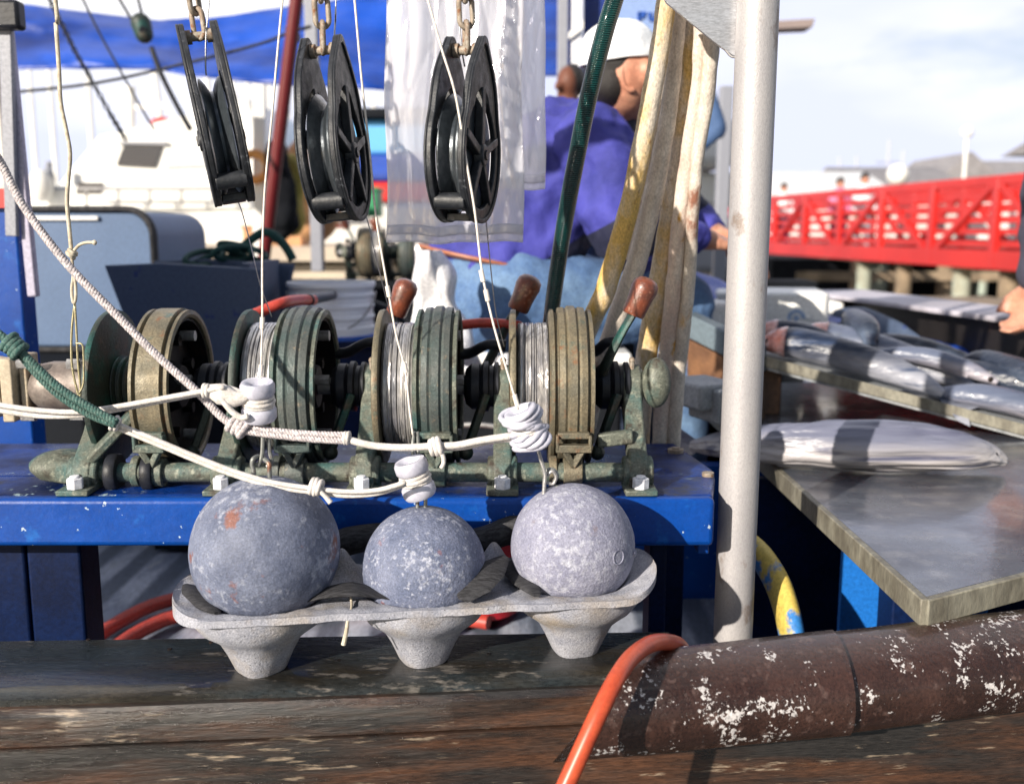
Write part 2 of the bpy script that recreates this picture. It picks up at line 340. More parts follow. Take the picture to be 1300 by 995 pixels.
m_deck = M('grey_deck_boards', (.40, .43, .50), (.20, .23, .30), 14, (.4, .6), rough=.5, bump=.002, sb=40, stretch=(1, .3, 1), wave=('X', 3.0, 1.2, (.10, .12, .16)), c3=(.32, .34, .38), s3=30, t3=(.6, .68))
m_water = M('harbour_water', (.05, .07, .085), (.10, .115, .12), .3, rough=.12, bump=.05, sb=1.2)
m_pile = M('weathered_piling', (.28, .21, .14), (.16, .12, .08), 3, rough=.9, bump=.02, sb=4)
m_pilepale = M('pale_piling', (.38, .44, .38), (.24, .22, .16), 1.5, rough=.9)
m_hill = M('hill_grass', (.10, .14, .06), (.20, .18, .12), .05, rough=1)
m_roof = M('grey_shingle_roof', (.26, .25, .26), (.20, .19, .20), 2, rough=.9)
m_wall = M('pale_wall', (.62, .60, .56), rough=.8)
m_green = M('green_plastic', (.02, .22, .09), rough=.5)
m_yellow = M('yellow_rainwear', (.42, .34, .05), (.28, .2, .03), 6, rough=.6)
m_oring = M('orange_ring_plastic', (.70, .26, .05), (.72, .34, .1), 6, rough=.5)
m_maroon = M('maroon_pole_paint', (.12, .012, .014), rough=.4)
m_tan = M('tan_gear', (.55, .30, .14), (.40, .2, .1), 6, rough=.7)
m_grey = M('grey_paint', (.24, .25, .29), rough=.5)
m_sand = M('weathered_dock', (.52, .45, .36), (.42, .36, .3), 2, rough=.9)
m_lblue = M('light_blue_paint', (.10, .36, .66), rough=.5)
m_pink = M('pink_shirt', (.75, .22, .38), rough=.8)
m_glass = M('dark_window', (.05, .05, .06), rough=.08)
m_ink = M('blue_lettering', (.01, .07, .35), rough=.5)

def PZ(px, py, z):
    """point that the photograph shows at px, py on the level z (from eye level)"""
    v = (py-497.5)/FPX
    return P(px, py, z*(_c - v*_s)/(-_s - v*_c))

# ================================================================= THE SETTING
g = G(); g.grid(lambda u, v: Vector(((u-.5)*1800, -40+v*1500, 0)), 2, 2)
mk('water', g, m_water, kind='structure')
g = G()
def hillz(x): return 1.2 + 2.0*noise.noise(Vector((x*.008, 3.3, 0))) + 2.2*noise.noise(Vector((x*.03, 1.3, 0)))
g.grid(lambda u, v: Vector(((u-.5)*900, 260+v*120, -.3+max(0, hillz((u-.5)*900))*math.sin(PI*min(v*1.2, 1)))), 120, 8)
mk('hill', g, m_hill, kind='structure')

# ---- the boat being looked into
XA = -1.9
boat = thing('fishing_boat', 'weathered wooden fishing boat with wet plank gunwale and chipped brown rail', 'boat', R(-.2, 1.1, -.9))
def sweepx(xs, prof):
    """prof(x) -> list of (y, z) ; lofted along x"""
    g = G(); n = len(prof(xs[0])); vs = []; fs = []
    for x in xs: vs += [R(x, y, z) for y, z in prof(x)]
    for i in range(len(xs)-1):
        for k in range(n): fs.append((i*n+k, i*n+(k+1) % n, (i+1)*n+(k+1) % n, (i+1)*n+k))
    fs.append(tuple(range(n))); fs.append(tuple((len(xs)-1)*n+k for k in reversed(range(n))))
    return g.add(vs, fs)
yf = lambda x: 1.022+.085*x + .0015*math.sin(x*9)
yr = lambda x: 1.142+.035*x
wob = lambda x, k: .0016*noise.noise(Vector((x*7, k*3.1, 0)))
ZG = -.482
def xs(a, b, n): return [a+(b-a)*i/n for i in range(n+1)]
g = sweepx(xs(XA, .19, 150), lambda x: [(yr(x), ZG-.05), (yr(x), ZG-.004), (yr(x)-.004, ZG), (yf(x)+.02, ZG+wob(x, 1)), (yf(x)+.006+wob(x, 2), ZG-.0015), (yf(x)+wob(x, 3)*2, ZG-.006), (yf(x)-.001+wob(x, 4)*2, ZG-.05)])
mk('gunwale_plank', g, m_wood, boat)
g = sweepx(xs(XA, .19, 150), lambda x: [(yf(x)+.02, ZG-.052), (yf(x)+.004, ZG-.013), (yf(x)-.007+wob(x, 5)*2, ZG-.0135), (yf(x)-.012+wob(x, 6), ZG-.020), (yf(x)-.013, ZG-.052)])
mk('edge_strip', g, m_woodedge, boat)
g = sweepx(xs(XA, 1.6, 60), lambda x: [(yf(x)+.06, ZG-.053), (yf(x)-.018, ZG-.053), (yf(x)-.020+wob(x, 8), ZG-.12), (yf(x)-.004, ZG-.5), (yf(x)+.03, ZG-1.3), (yf(x)+.1, ZG-1.7), (yf(x)+.16, ZG-1.7)])
mk('hull_side', g, m_woodedge, boat)
g = G(); g.box(R(-.3, 2.76, -.80), (3.9, 3.2, .04)); mk('deck', g, m_deck, boat)
g = G(); g.box(R(-.9, 1.17, -.70), (2.0, .03, .36)); mk('inner_planking', g, m_navy, boat)
# round brown rail, two lengths with a scarf joint
def rail(x0, x1, off, cut0):
    def prof(x):
        Yb = .925+.28*x + off*.5; zt = -.424-off
        q = [(Yb, zt-.10), (Yb, zt-.01), (Yb-.006, zt-.001), (Yb-.025, zt+wob(x, 9)*.8), (Yb-.045, zt-.005), (Yb-.062, zt-.013), (Yb-.075, zt-.024), (Yb-.084, zt-.038), (Yb-.088, zt-.054), (Yb-.086, zt-.070), (Yb-.078, zt-.084), (Yb-.062, zt-.094)]
        return q
    n = 70; g = G(); X = xs(x0, x1, n); m = len(prof(0)); vs = []; fs = []
    for i, x in enumerate(X):
        for k, (y, z) in enumerate(prof(x)):
            sk = cut0*(k/(m-1)) * max(0, 1-(x-x0)/.18)
            vs.append(R(x+sk, y, z + wob(x, 0)*.8))
    for i in range(n):
        for k in range(m): fs.append((i*m+k, i*m+(k+1) % m, (i+1)*m+(k+1) % m, (i+1)*m+k))
    fs.append(tuple(range(m))); fs.append(tuple(n*m+k for k in reversed(range(m))))
    return g.add(vs, fs)
mk('rail_cap', rail(.165, .345, 0, -.125), m_rail, boat, label='brown rail length with rounded end', ang=60)
mk('rail_cap', rail(.347, 1.5, .004, -.045), m_rail, boat, label='brown rail length heavily chipped to white', ang=60)
for px, py in ((112, 812), (215, 824), (268, 815), (430, 838), (620, 830)):
    c = PZ(px, py, ZG); g = G(); g.cyl(c-Vector((0, 0, .002)), c+Vector((0, 0, .0008)), .0026, 10); mk('screw_hole', g, m_inner, boat)
# far side of the boat
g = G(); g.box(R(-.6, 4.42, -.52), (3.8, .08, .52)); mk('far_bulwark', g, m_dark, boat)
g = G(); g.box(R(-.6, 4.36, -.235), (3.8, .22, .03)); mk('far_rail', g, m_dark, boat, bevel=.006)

# ---- blue bench
bench = thing('blue_bench', 'bright blue painted plank bench carrying the row of line reels', 'bench', R(-.5, 1.35, -.6))
ZB = -.326
g = G(); g.prism([(XA, 1.2), (.2496, 1.2), (.272, 1.298), (XA, 1.298)], R(0, 0, ZB-.026), (1, 0, 0), (0, 1, 0), (0, 0, .026)); mk('top_plank', g, m_bluetop, bench, bevel=.005, seg=3)
g = G(); g.prism([(XA, 1.301), (.2725, 1.301), (.277, 1.34), (.252, 1.51), (XA, 1.51)], R(0, 0, ZB-.026), (1, 0, 0), (0, 1, 0), (0, 0, .0245)); mk('top_plank', g, m_bluetop, bench, bevel=.004)
g = G(); g.box(R((XA+.2496)/2, 1.193, ZB-.031), (.2496-XA, .020, .0615)); mk('front_board', g, m_blue, bench, bevel=.007, seg=3)
g = G(); g.box(R(.244, 1.36, ZB-.056), (.014, .28, .055)); mk('end_board', g, m_blue, bench, bevel=.002)
for x0, w in ((-.66, .055), (-.595, .07)):
    g = G(); g.box(R(x0, 1.27, -.59), (w, .06, .42)); mk('leg', g, m_navy, bench, bevel=.004)
g = G(); g.box(R(.19, 1.27, -.59), (.022, .06, .42)); mk('leg', g, m_navy, bench, bevel=.003)
g = G(); g.box(R(.232, 1.45, -.59), (.05, .05, .42)); mk('leg', g, m_navy, bench, bevel=.003)
g = G(); g.cyl(R(.243, 1.445, ZB-.003), R(.243, 1.445, ZB+.004), .012); g.cyl(R(.243, 1.445, ZB+.003), R(.243, 1.445, ZB+.006), .006); mk('bolt', g, m_rust, bench)
g = G(); g.cyl(R(.262, 1.296, ZB-.003), R(.262, 1.296, ZB+.005), .008); mk('bolt', g, m_rust, bench)

# ================================================================= LINE REELS (gurdy)
CY, CZ, RS = 1.33, -.210, .103
gurdy = thing('line_reel_set', 'four corroded bronze line reels on one shaft, bolted to the blue bench', 'line reels', R(-.18, 1.3, ZB), 'sets of line reels')
X1 = (1, 0, 0)
def spool(x0, kind):
    band = {0: m_brass, 1: m_greyband, 2: m_greyband, 3: m_brass}[kind]
    g = G(); g.lathe([(.012, -.010), (.05, -.010), (.094, -.012), (RS, -.010), (RS+.001, -.006), (RS, -.003), (.094, -.003), (.06, -.001), (.012, -.001)], R(x0, CY, CZ), X1, 64)
    sp = mk('spool', g, m_patdark if kind in (0, 1) else m_brass, gurdy)
    # drum: two rims, groove and an open greasy right side
    xd = .040 if kind else .046; xe = .096
    pr = [(.03, xd), (.088, xd), (RS-.004, xd), (RS+.001, xd+.002), (RS+.001, xd+.006), (RS-.004, xd+.008), (RS-.004, xe-.006), (RS, xe-.004), (RS, xe), (RS-.006, xe+.001), (RS-.010, xe-.001), (RS-.012, xe-.038), (.04, xe-.040), (.03, xe-.040)]
    g = G(); g.lathe(pr, R(x0, CY, CZ), X1, 72); dr = mk('drum', g, m_patina if kind in (1, 2) else m_brass, sp, ang=30)
    g = G(); g.lathe([(.014, xe-.0345), (RS-.0125, xe-.0342), (RS-.0108, xe-.006), (RS-.0108, xe-.004), (RS-.014, xe-.004), (RS-.017, xe-.028), (.035, xe-.029), (.028, xe-.012), (.014, xe-.012)], R(x0, CY, CZ), X1, 48)
    for k in range(6):
        a = k*PI/3+.4; c = R(x0+xe-.03, CY+.062*math.cos(a), CZ+.062*math.sin(a)); g.cyl(c, c+Vector((.014, 0, 0)), .008, 6)
    mk('drum_inside', g, m_inner, sp)
    for k in range(2):
        a = 1.9+k*2.6; c = R(x0+xe-.02, CY-.07*math.cos(a), CZ+.07*math.sin(a)); g = G(); g.cyl(c, c+Vector((.020, 0, 0)), .007, 10); mk('bolt', g, m_steel, sp)
    g = G(); g.cyl(R(x0+xe-.015, CY-.02, CZ+.012), R(x0+xe+.006, CY-.02, CZ+.012), .007, 6)
    mk('bolt', g, m_steel, sp)
    # brake band round the drum, raised strips
    x2, x3 = xd+.011, xe-.008
    w = (x3-x2)
    if kind == 0: pb = [(RS-.003, x2), (RS+.0022, x2+.001), (RS+.0022, x3-.001), (RS-.003, x3)]
    else:
        pb = [(RS-.003, x2), (RS+.003, x2+.001), (RS+.004, x2+w*.22), (RS+.002, x2+w*.30), (RS+.0055, x2+w*.38), (RS+.0055, x2+w*.62), (RS+.002, x2+w*.70), (RS+.004, x2+w*.78), (RS+.003, x3-.001), (RS-.003, x3)]
    g = G(); g.lathe(pb, R(x0, CY, CZ), X1, 72, closed=True); mk('brake_band', g, band, sp, ang=25)
    # clamp: buckle, fork and rod down to the foot pipe
    xm = x0+(x2+x3)/2; g = G()
    yb, zb = CY-RS-.008, CZ-.050
    g.box(R(xm, yb+.008, zb+.004), (w+.003, .012, .008)); g.box(R(xm, yb+.004, zb-.012), (w+.008, .012, .010))
    g.box(R(xm-w/2-.002, yb+.004, zb-.004), (.004, .013, .018)); g.box(R(xm+w/2+.002, yb+.004, zb-.004), (.004, .013, .018))
    g.beam(R(xm-.012, yb+.004, zb-.014), R(xm, yb+.008, zb-.036), .008, .008); g.beam(R(xm+.012, yb+.004, zb-.014), R(xm, yb+.008, zb-.036), .008, .008)
    g.cyl(R(xm, yb+.008, zb-.024), R(xm, 1.24, -.300), .0055, 10)
    g.cyl(R(xm-.012, 1.24, -.307), R(xm+.012, 1.24, -.307), .0185, 20)
    g.cyl(R(xm-.030, 1.246, -.307), R(xm-.020, 1.246, -.307), .020, 20); g.beam(R(xm-.025, 1.246, -.307), R(xm-.022, yb+.03, zb-.03), .007, .012)
    mk('brake_clamp', g, {0: m_patina, 1: m_greyband, 2: m_patina, 3: m_brass}[kind], sp, bevel=.0012)
    # wound line
    g = G(); pr = [(.03, -.001)]
    nr = 15; rw = .083 if kind else .04
    for k in range(nr):
        xa = -.001+(xd+.001)*k/nr; xb = -.001+(xd+.001)*(k+.5)/nr; j = .0016*math.sin(k*2.1+kind)
        pr += [(rw+j-.0011, xa), (rw+j+.0009, xb)]
    pr.append((.03, xd))
    g.lathe(pr, R(x0, CY, CZ), X1, 60)
    if kind:
        for k in range(26):   # crossing turns
            xa = random.uniform(.002, xd-.004); xb = min(xd-.003, max(.001, xa+random.uniform(-.006, .006))); a0 = random.uniform(0, 2*PI)
            g.tube([R(x0+xa+(xb-xa)*t/16, CY+(rw+.0022)*math.cos(a0+2*PI*t/16), CZ+(rw+.0022)*math.sin(a0+2*PI*t/16)) for t in range(17)], .0011, 5, sub=2)
    mk('wound_line', g, m_wrap if kind else m_patdark, sp, ang=60)
SX = [-.528, -.345, -.166, .008]
for k, x in enumerate(SX): spool(x, k)
g = G(); g.cyl(R(-.60, CY, CZ), R(.195, CY, CZ), .011, 20); mk('shaft', g, m_steel, gurdy)
for k, x in enumerate(SX):
    g = G(); pr = [(.011, .101)]
    for a, r in ((.104, .024), (.112, .031), (.122, .031), (.124, .027), (.128, .034), (.134, .034), (.136, .028), (.141, .028), (.143, .033), (.148, .033), (.150, .022)): pr.append((r, a))
    pr.append((.011, .152)); g.lathe(pr, R(x, CY, CZ), X1, 28); mk('clutch', g, m_blackplastic, gurdy)
    g = G(); g.beam(R(x+.132, CY-.03, CZ-.005), R(x+.105, CY-.04, CZ-.082), .013, .010); g.ball(R(x+.105, CY-.043, CZ-.082), .010)
    mk('shift_fork', g, m_patdark, gurdy, bevel=.002)
# foot pipe, uprights, feet
g = G(); g.cyl(R(-.545, 1.24, -.307), R(.165, 1.24, -.307), .0125, 24); mk('foot_pipe', g, m_patina, gurdy)
for k, x in enumerate((-.543, -.362, -.187, -.012, .160)):
    pf = [(1.218, -.324), (1.262, -.324), (1.266, -.292), (1.306, -.255), (1.352, -.222), (1.356, -.200), (1.345, -.184), (1.325, -.180), (1.306, -.190), (1.298, -.215), (1.262, -.258), (1.226, -.288), (1.218, -.300)]
    g = G(); g.prism([(y, z+H) for y, z in pf], (x-.012, 0, 0), (0, 1, 0), (0, 0, 1), (.024, 0, 0))
    g.cyl(R(x-.019, 1.24, -.307), R(x+.019, 1.24, -.307), .0215, 24)
    g.cyl(R(x-.015, CY, CZ), R(x+.015, CY, CZ), .027, 24)
    if k == 0: g.beam(R(x+.005, 1.236, -.29), R(x+.055, 1.26, -.235), .03, .012)
    if k == 4: g.beam(R(x-.005, 1.25, -.262), R(x-.05, 1.252, -.268), .014, .018); g.ball(R(x+.032, CY-.02, CZ+.008), (.02, .02, .034))
    up = mk('upright', g, m_patina, gurdy, bevel=.003)
    g = G(); g.box(R(x, 1.213, ZB+.004), (.040, .046, .007)); g.box(R(x, 1.222, ZB+.012), (.026, .02, .012)); mk('foot_plate', g, m_patina, up, bevel=.0015)
    g = G(); g.cyl(R(x, 1.203, ZB+.0075), R(x, 1.203, ZB+.021), .0105, 6); g.cyl(R(x, 1.203, ZB+.021), R(x, 1.203, ZB+.024), .006, 10); mk('nut', g, m_whiteplas, up, bevel=.001)
    g = G(); g.cyl(R(x, CY-.012, CZ+.024), R(x, CY-.012, CZ+.036), .0035, 8); g.ball(R(x, CY-.012, CZ+.037), .0045, 8, 6); mk('grease_nipple', g, m_rust, up)
    g = G(); g.cyl(R(x, 1.2195, -.307), R(x, 1.2175, -.307), .0028, 8); mk('set_screw', g, m_inner, up)
for x in (-.508, -.462):
    g = G(); g.lathe([(.0126, -.007), (.023, -.007), (.0245, -.005), (.0245, .005), (.023, .007), (.0126, .007)], R(x, 1.24, -.307), X1, 28, closed=True); mk('rubber_collar', g, m_blackplastic, gurdy)
g = G(); g.ball(R(-.585, 1.27, ZB+.022), (.045, .04, .020)); g.beam(R(-.60, 1.27, ZB+.02), R(-.545, 1.245, ZB+.02), .05, .03); remesh(mk('mounting_lug', g, m_patina, gurdy), .004, 3)
# drive motor to the left
g = G(); g.lathe([(.012, 0), (.036, 0), (.041, .01), (.041, .30), (.038, .315), (.012, .315)], R(-.99, CY, CZ), X1, 40); mk('motor', g, M('rusty_cream_casing', (.42, .36, .27), (.30, .16, .07), 9, (.45, .65), c3=(.18, .08, .04), s3=30, t3=(.58, .66), rough=.5, metal=.2, bump=.001, sb=60), gurdy)
g = G(); g.box(R(-.664, CY, CZ), (.016, .078, .084)); g.box(R(-.648, CY, CZ), (.010, .05, .056)); mk('motor_flange', g, M('flaking_cream_plate', (.40, .34, .25), (.24, .12, .05), 16, (.5, .7), rough=.6, bump=.001, sb=50), gurdy, bevel=.002)
g = G(); g.lathe([(.010, -.006), (.024, -.004), (.031, .008), (.034, .022), (.034, .074), (.010, .074)], R(-.640, CY, CZ), X1, 40); mk('coupling_housing', g, M('oily_brown_housing', (.22, .19, .17), (.12, .09, .08), 10, (.4, .6), rough=.35, rough2=.6, metal=.4, bump=.0012, sb=40), gurdy)
g = G(); g.box(R(-.561, CY, CZ), (.016, .070, .084)); mk('end_plate', g, m_blackplastic, gurdy, bevel=.003)
for xa, xb, dy, dz in ((-.585, -.568, -.03, .034), (-.585, -.568, -.03, -.034), (-.585, -.568, .03, .034), (-.648, -.63, -.035, .036), (-.648, -.63, -.035, -.034)):
    g = G(); g.cyl(R(xa, CY+dy, CZ+dz), R(xb, CY+dy, CZ+dz), .0077, 6); mk('flange_bolt', g, m_steel, gurdy)
# levers with grips
def lever(pts, r, g0, g1, rg):
    g = G(); g.tube(pts, r, 10, ell=(1, .6)); g.ball(pts[0], .016)
    lv = mk('lever', g, m_patdark, gurdy)
    a, b = Vector(g0), Vector(g1); L_ = (b-a).length; g = G()
    g.lathe([(.006, 0), (rg*.82, 0), (rg*.92, .003), (rg*.95, L_*.4), (rg*1.08, L_*.7), (rg*1.0, L_*.86), (rg*.7, L_*.96), (rg*.3, L_)], a, b-a, 20)
    mk('grip', g, m_handle, lv)
lever([R(-.225, 1.36, -.20), P(470, 470, 1.42), P(495, 410, 1.46), P(508, 385, 1.46)], [.010, .009, .008, .007], P(502, 400, 1.46), P(519, 355, 1.46), .0165)
lever([R(-.045, 1.36, -.20), P(610, 480, 1.42), P(640, 420, 1.46), P(663, 380, 1.46)], [.010, .010, .009, .008], P(657, 394, 1.46), P(676, 350, 1.46), .0175)
lever([R(.128, 1.34, -.20), P(766, 470, 1.31), P(788, 425, 1.30), P(806, 395, 1.30)], [.010, .011, .009, .008], P(803, 400, 1.30), P(824, 353, 1.30), .0165)
for a, b in (((412, 446), (492, 436)), ((570, 447), (642, 439)), ((742, 444), (784, 436))):
    g = G(); g.tube([P(a[0], a[1], 1.42), P((a[0]*2+b[0])/3, a[1]+2, 1.42), P((a[0]+2*b[0])/3, b[1]-1, 1.41), P(b[0], b[1], 1.41)], [.009, .008, .007, .009], 10, ell=(1, .7)); mk('linkage_arm', g, m_blackplastic, gurdy)

# the same set again on the far side of the boat
far = copy_tree(gurdy); far.location = R(-.36, 4.28, -.215); far.rotation_euler = (0, 0, PI)
far['label'] = 'dark blurred set of line reels on the far side, behind the white bucket'

# ================================================================= LEAD WEIGHTS AND THEIR HOLDER
B = [(-.2689, 1.044, -.3446, .0803), (-.0982, 1.068, -.3737, .0689), (.0693, 1.094, -.3565, .0707)]
CU = [Vector((-.2792, 1.044, 0)), Vector((-.1005, 1.068, 0)), Vector((.0725, 1.094, 0))]
ua = (CU[2]-CU[0]).normalized(); va = Vector((-ua.y, ua.x, 0)); LU = (CU[2]-CU[0]).length
us = [0, (CU[1]-CU[0]).dot(ua), LU]; ZR = -.396
def traypt(u, v, back):
    U = -.088 + (LU+.178)*u; e0, e1 = U+.088, LU+.090-U
    Wd = .0785
    for m_ in ((us[0]+us[1])/2, (us[1]+us[2])/2): Wd -= .003*math.exp(-((U-m_)/.018)**2)
    for e in (e0, e1):
        if e < .05: Wd *= (1-((.05-e)/.05)**2.4)**.5*.98+.02 if e > 0 else .02
    V = (v*2-1)*Wd; z = ZR
    z += .006*abs(v*2-1)**5 - .004*math.exp(-((abs(v*2-1)-1)/.12)**2)
    if e1 < .05: z += .020*((.05-e1)/.05)**1.5
    if e0 < .06: z += .010*((.06-e0)/.06)**1.5*(v > .0)
    for m_ in ((us[0]+us[1])/2, (us[1]+us[2])/2): z += .030*math.exp(-((U-m_)/.015)**2-((V-.052)/.016)**2)
    p = CU[0]+ua*U+va*V
    for (bx, by, bz, br) in B:
        d = math.hypot(p.x-bx, p.y-by); rr = br+.0022
        if d < rr: z = min(z, bz-math.sqrt(rr*rr-d*d))
    z += .0012*noise.noise(Vector((p.x*60, p.y*60, 1)))
    if back: z -= .0075
    return R(p.x, p.y, z)
g = G(); g.grid(lambda u, v: traypt(u, v, 0), 230, 76, lambda u, v: traypt(u, v, 1))
for k, c in enumerate(CU):
    pr = [(.001, 0), (.0255, 0), (.0275, .003), (.036, .022), (.0445, .038), (.053, .046), (.065, .055), (.0735, .067), (.0765, .0805), (.070, .0812), (.001, .0812)]
    h = G(); h.lathe(pr, Vector((c.x, c.y, H-.4818)), (0, 0, 1), 56)
    for i, p in enumerate(h.v):
        d = Vector((p.x-c.x, p.y-c.y, 0))
        if d.length > .01:
            a = math.atan2(d.y, d.x); hh = (p.z-H+.4818)/.08
            d *= 1+.05*math.cos(4*a+k)*(1-hh) + .025*noise.noise(Vector((math.cos(a)*2, math.sin(a)*2, hh*4+k*5)))
            p.x = c.x+d.x; p.y = c.y+d.y; p.z += .0008*noise.noise(Vector((a*3, hh*9, k)))*(hh > .05)
    g.v, g.f = G.add(g, h.v, h.f).v, g.f
mk('weight_holder', g, m_cast, label='rough grey three-cup holder with tapered feet standing on the wet gunwale', cat='weight holder', ang=45)

LB = ['largest lead ball, dark and rust-spotted, in the left cup of the holder', 'smaller blue-grey lead ball in the middle cup, hanging from the tilted white button', 'pale lavender-grey lead ball in the right cup, linked by a steel S-hook']
for k, (bx, by, bz, br) in enumerate(B):
    t = thing('lead_ball', LB[k], 'fishing weight', R(bx, by, bz-br), 'lead balls in the holder')
    g = G(); g.ball((0, 0, 0), 1, 144, 96)
    vs = []
    for p in g.v:
        q = p.normalized(); s = 1+.006*noise.noise(q*2.3+Vector((k*5, 0, 0)))+.0035*noise.noise(q*7+Vector((k, 3, 0)))
        for j in range(5):
            dd = noise.noise(q*22+Vector((j*9, k*4, 0)))
            if j == 0: s += .0016*dd
        s += .004*math.exp(-(q.dot(Vector((.93, .30, .2)).normalized())/.016)**2)*(k != 0); s -= .010*max(0, noise.noise(q*3.1+Vector((0, k*7, 2)))-.35)
        vs.append(R(bx, by, bz)+q*s*br)
    g.v = vs
    o = mk('ball', g, (m_lead, m_lead3, m_lead2)[k], t, ang=180)
    if k == 2:
        g = G(); d = Vector((.62, -.70, .05)).normalized(); c = R(bx, by, bz)+d*br*.985
        g.lathe([(.004, -.001), (.0085, -.001), (.009, .0012), (.0078, .0016), (.0066, .0002), (.004, .0002)], c, d, 24)
        mk('plug', g, m_lead2, t); g = G(); d2 = Vector((.93, -.33, -.02)).normalized(); g.lathe([(.002, -.001), (.004, -.001), (.004, .003), (.002, .004)], R(bx, by, bz)+d2*br*.99, d2, 14)
        mk('plug', g, m_lead2, t)
m_eye = M('grey_green_eye_wire', (.24, .25, .24), (.3, .15, .1), 50, (.55, .7), rough=.5, metal=.6)
balls = [o for o in C.objects if o.name.startswith('lead_ball')]
def wirepart(name, ptslist, r, par, mat=m_eye):
    g = G()
    for p in ptslist: g.tube(p, r, 8, sub=5)
    return mk(name, g, mat, par, ang=60)
y1 = 1.045
wirepart('eye', [[P(322, 640, y1), P(322, 600, y1), P(320, 590, y1), P(322, 582, y1), P(330, 580, y1+.01), P(341, 588, y1), P(342, 600, y1), P(344, 640, y1)]], .0026, balls[0])
wirepart('eye', [[P(530, 665, 1.07), P(530, 640, 1.07), P(529, 610, 1.07), P(532, 598, 1.07), P(537, 598, 1.07), P(540, 612, 1.07), P(540, 665, 1.07)]], .0022, balls[1])
wirepart('eye', [[P(692, 640, 1.1), P(691, 612, 1.1), P(694, 598, 1.1), P(702, 596, 1.1), P(707, 604, 1.1), P(702, 612, 1.1)], [P(708, 645, 1.1), P(707, 616, 1.1)]], .0024, balls[2])
g = G(); g.tube([P(683, 572, 1.09), P(688, 588, 1.09), P(692, 602, 1.09), P(691, 616, 1.09), P(690, 630, 1.09)], .0022, 8); g.tube([P(694, 604, 1.095), P(701, 598, 1.095), P(706, 605, 1.095), P(702, 614, 1.095), P(694, 612, 1.095)], .002, 8)
mk('s_hook', g, m_steel, label='bent steel S-hook joining the right white button to the pale ball', cat='hook')
g = G(); g.tube([P(334, 545, 1.05), P(333, 575, 1.05), P(330, 586, 1.05), P(327, 592, 1.05)], .0023, 8); g.tube([P(340, 545, 1.055), P(342, 572, 1.055), P(345, 586, 1.055), P(339, 592, 1.055)], .0023, 8)
mk('snap_hook', g, m_eye, label='long grey snap wire between the upright white button and the largest ball', cat='hook')
g = G(); g.tube([P(526, 548, 1.085), P(524, 565, 1.085), P(525, 590, 1.08)], .002, 8); g.tube([P(530, 548, 1.085), P(531, 570, 1.085), P(530, 590, 1.08)], .0018, 8)
mk('snap_hook', g, m_eye, label='short grey snap wire above the tilted button of the middle ball', cat='hook')

def strip(pts, r, label, ell=(1, .12)):
    g = G(); g.tube(pts, r, 12, sub=6, ell=ell)
    mk('rubber_strip', g, m_rubber, label=label, cat='rubber strip', group='rubber strips wedged beside the balls', ang=50)
strip([PZ(236, 742, -.388), PZ(246, 752, -.390), PZ(262, 768, -.392), PZ(276, 778, -.392)], [.004, .013, .012, .004], 'dark ridged rubber strip wedged at the left foot of the largest ball', (.35, 1))
strip([PZ(388, 762, -.390), PZ(415, 752, -.383), PZ(445, 748, -.380), PZ(475, 752, -.385), PZ(500, 760, -.390)], [.006, .018, .022, .016, .005], 'wide dark rubber flap lying between the largest and the middle ball', (.2, 1))
strip([PZ(588, 762, -.388), PZ(602, 742, -.378), PZ(622, 724, -.370), PZ(642, 706, -.366)], [.006, .020, .018, .004], 'upturned grey rubber flap at the right of the middle ball', (.16, 1))
strip([PZ(640, 712, -.383), PZ(655, 722, -.385), PZ(668, 738, -.387), PZ(682, 756, -.390)], [.004, .018, .016, .004], 'dark rubber strip tucked at the left foot of the pale ball', (.3, 1))
g = G(); g.tube([PZ(442, 742, -.378), PZ(446, 762, -.392), PZ(446, 772, -.394), P(442, 785, .985), P(440, 800, .985), P(436, 818, .985)], [.0012, .0014, .0014, .0016, .0022, .0026], 8)
mk('string', g, m_cord, label='short frayed grey string hanging over the holder rim between two cups', cat='string')
g = G(); g.tube([R(-.245, 1.172, -.40), R(-.20, 1.17, -.376), R(-.13, 1.17, -.368), R(-.08, 1.165, -.382), R(-.03, 1.17, -.372), R(.01, 1.172, -.362), R(.06, 1.17, -.385), R(.12, 1.168, -.44)], [.013, .018, .015, .017, .016, .018, .015, .012], 12)
mk('black_hose', g, m_rubber, label='slack black rubber hose lying behind the balls against the blue bench', cat='hose', ang=60)

# orange hose over the rail end
g = G(); g.tube([P(690, 1060, .80), P(728, 975, .82), P(760, 905, .84), P(782, 862, .865), P(802, 834, .90), P(826, 817, .935), P(850, 815, .97), P(866, 824, 1.02), P(880, 860, 1.10), P(850, 905, 1.25), R(.0, 1.5, -.75)], .0085, 16, sub=8)
mk('orange_hose', g, m_orange, label='orange rubber hose looped over the end of the chipped brown rail', cat='hose', ang=80)

# ================================================================= PULLEYS AND CHAINS
def tear(r, zc, rt, n=60):
    """outline: circle r at zc joined to a small circle rt at z=0"""
    d = -zc; th = math.asin((r-rt)/d); pts = []
    for i in range(n*3//4+1):
        a = th + (PI-2*th+PI+2*th-2*th)*0 ; pass
    a0, a1 = th, -PI-th
    m_ = 40
    for i in range(m_+1):
        a = a0+(a1-a0)*i/m_; pts.append((r*math.cos(a), zc+r*math.sin(a)))
    A_ = pts[-1]; B_ = (-rt*math.cos(th), rt*math.sin(th)); up_ = []
    for i in range(1, 9):
        t = i/9; y = A_[0]*(1-t)+B_[0]*t; z = A_[1]*(1-t)+B_[1]*t; up_.append((y-.0085*math.sin(PI*t)**1.2, z+.003*math.sin(PI*t)))
    pts += up_; 
    for i in range(9):
        a = PI-th - (PI-2*th)*i/8; pts.append((rt*math.cos(a), rt*math.sin(a)))
    pts += [(-y, z) for y, z in reversed(up_)]
    return pts
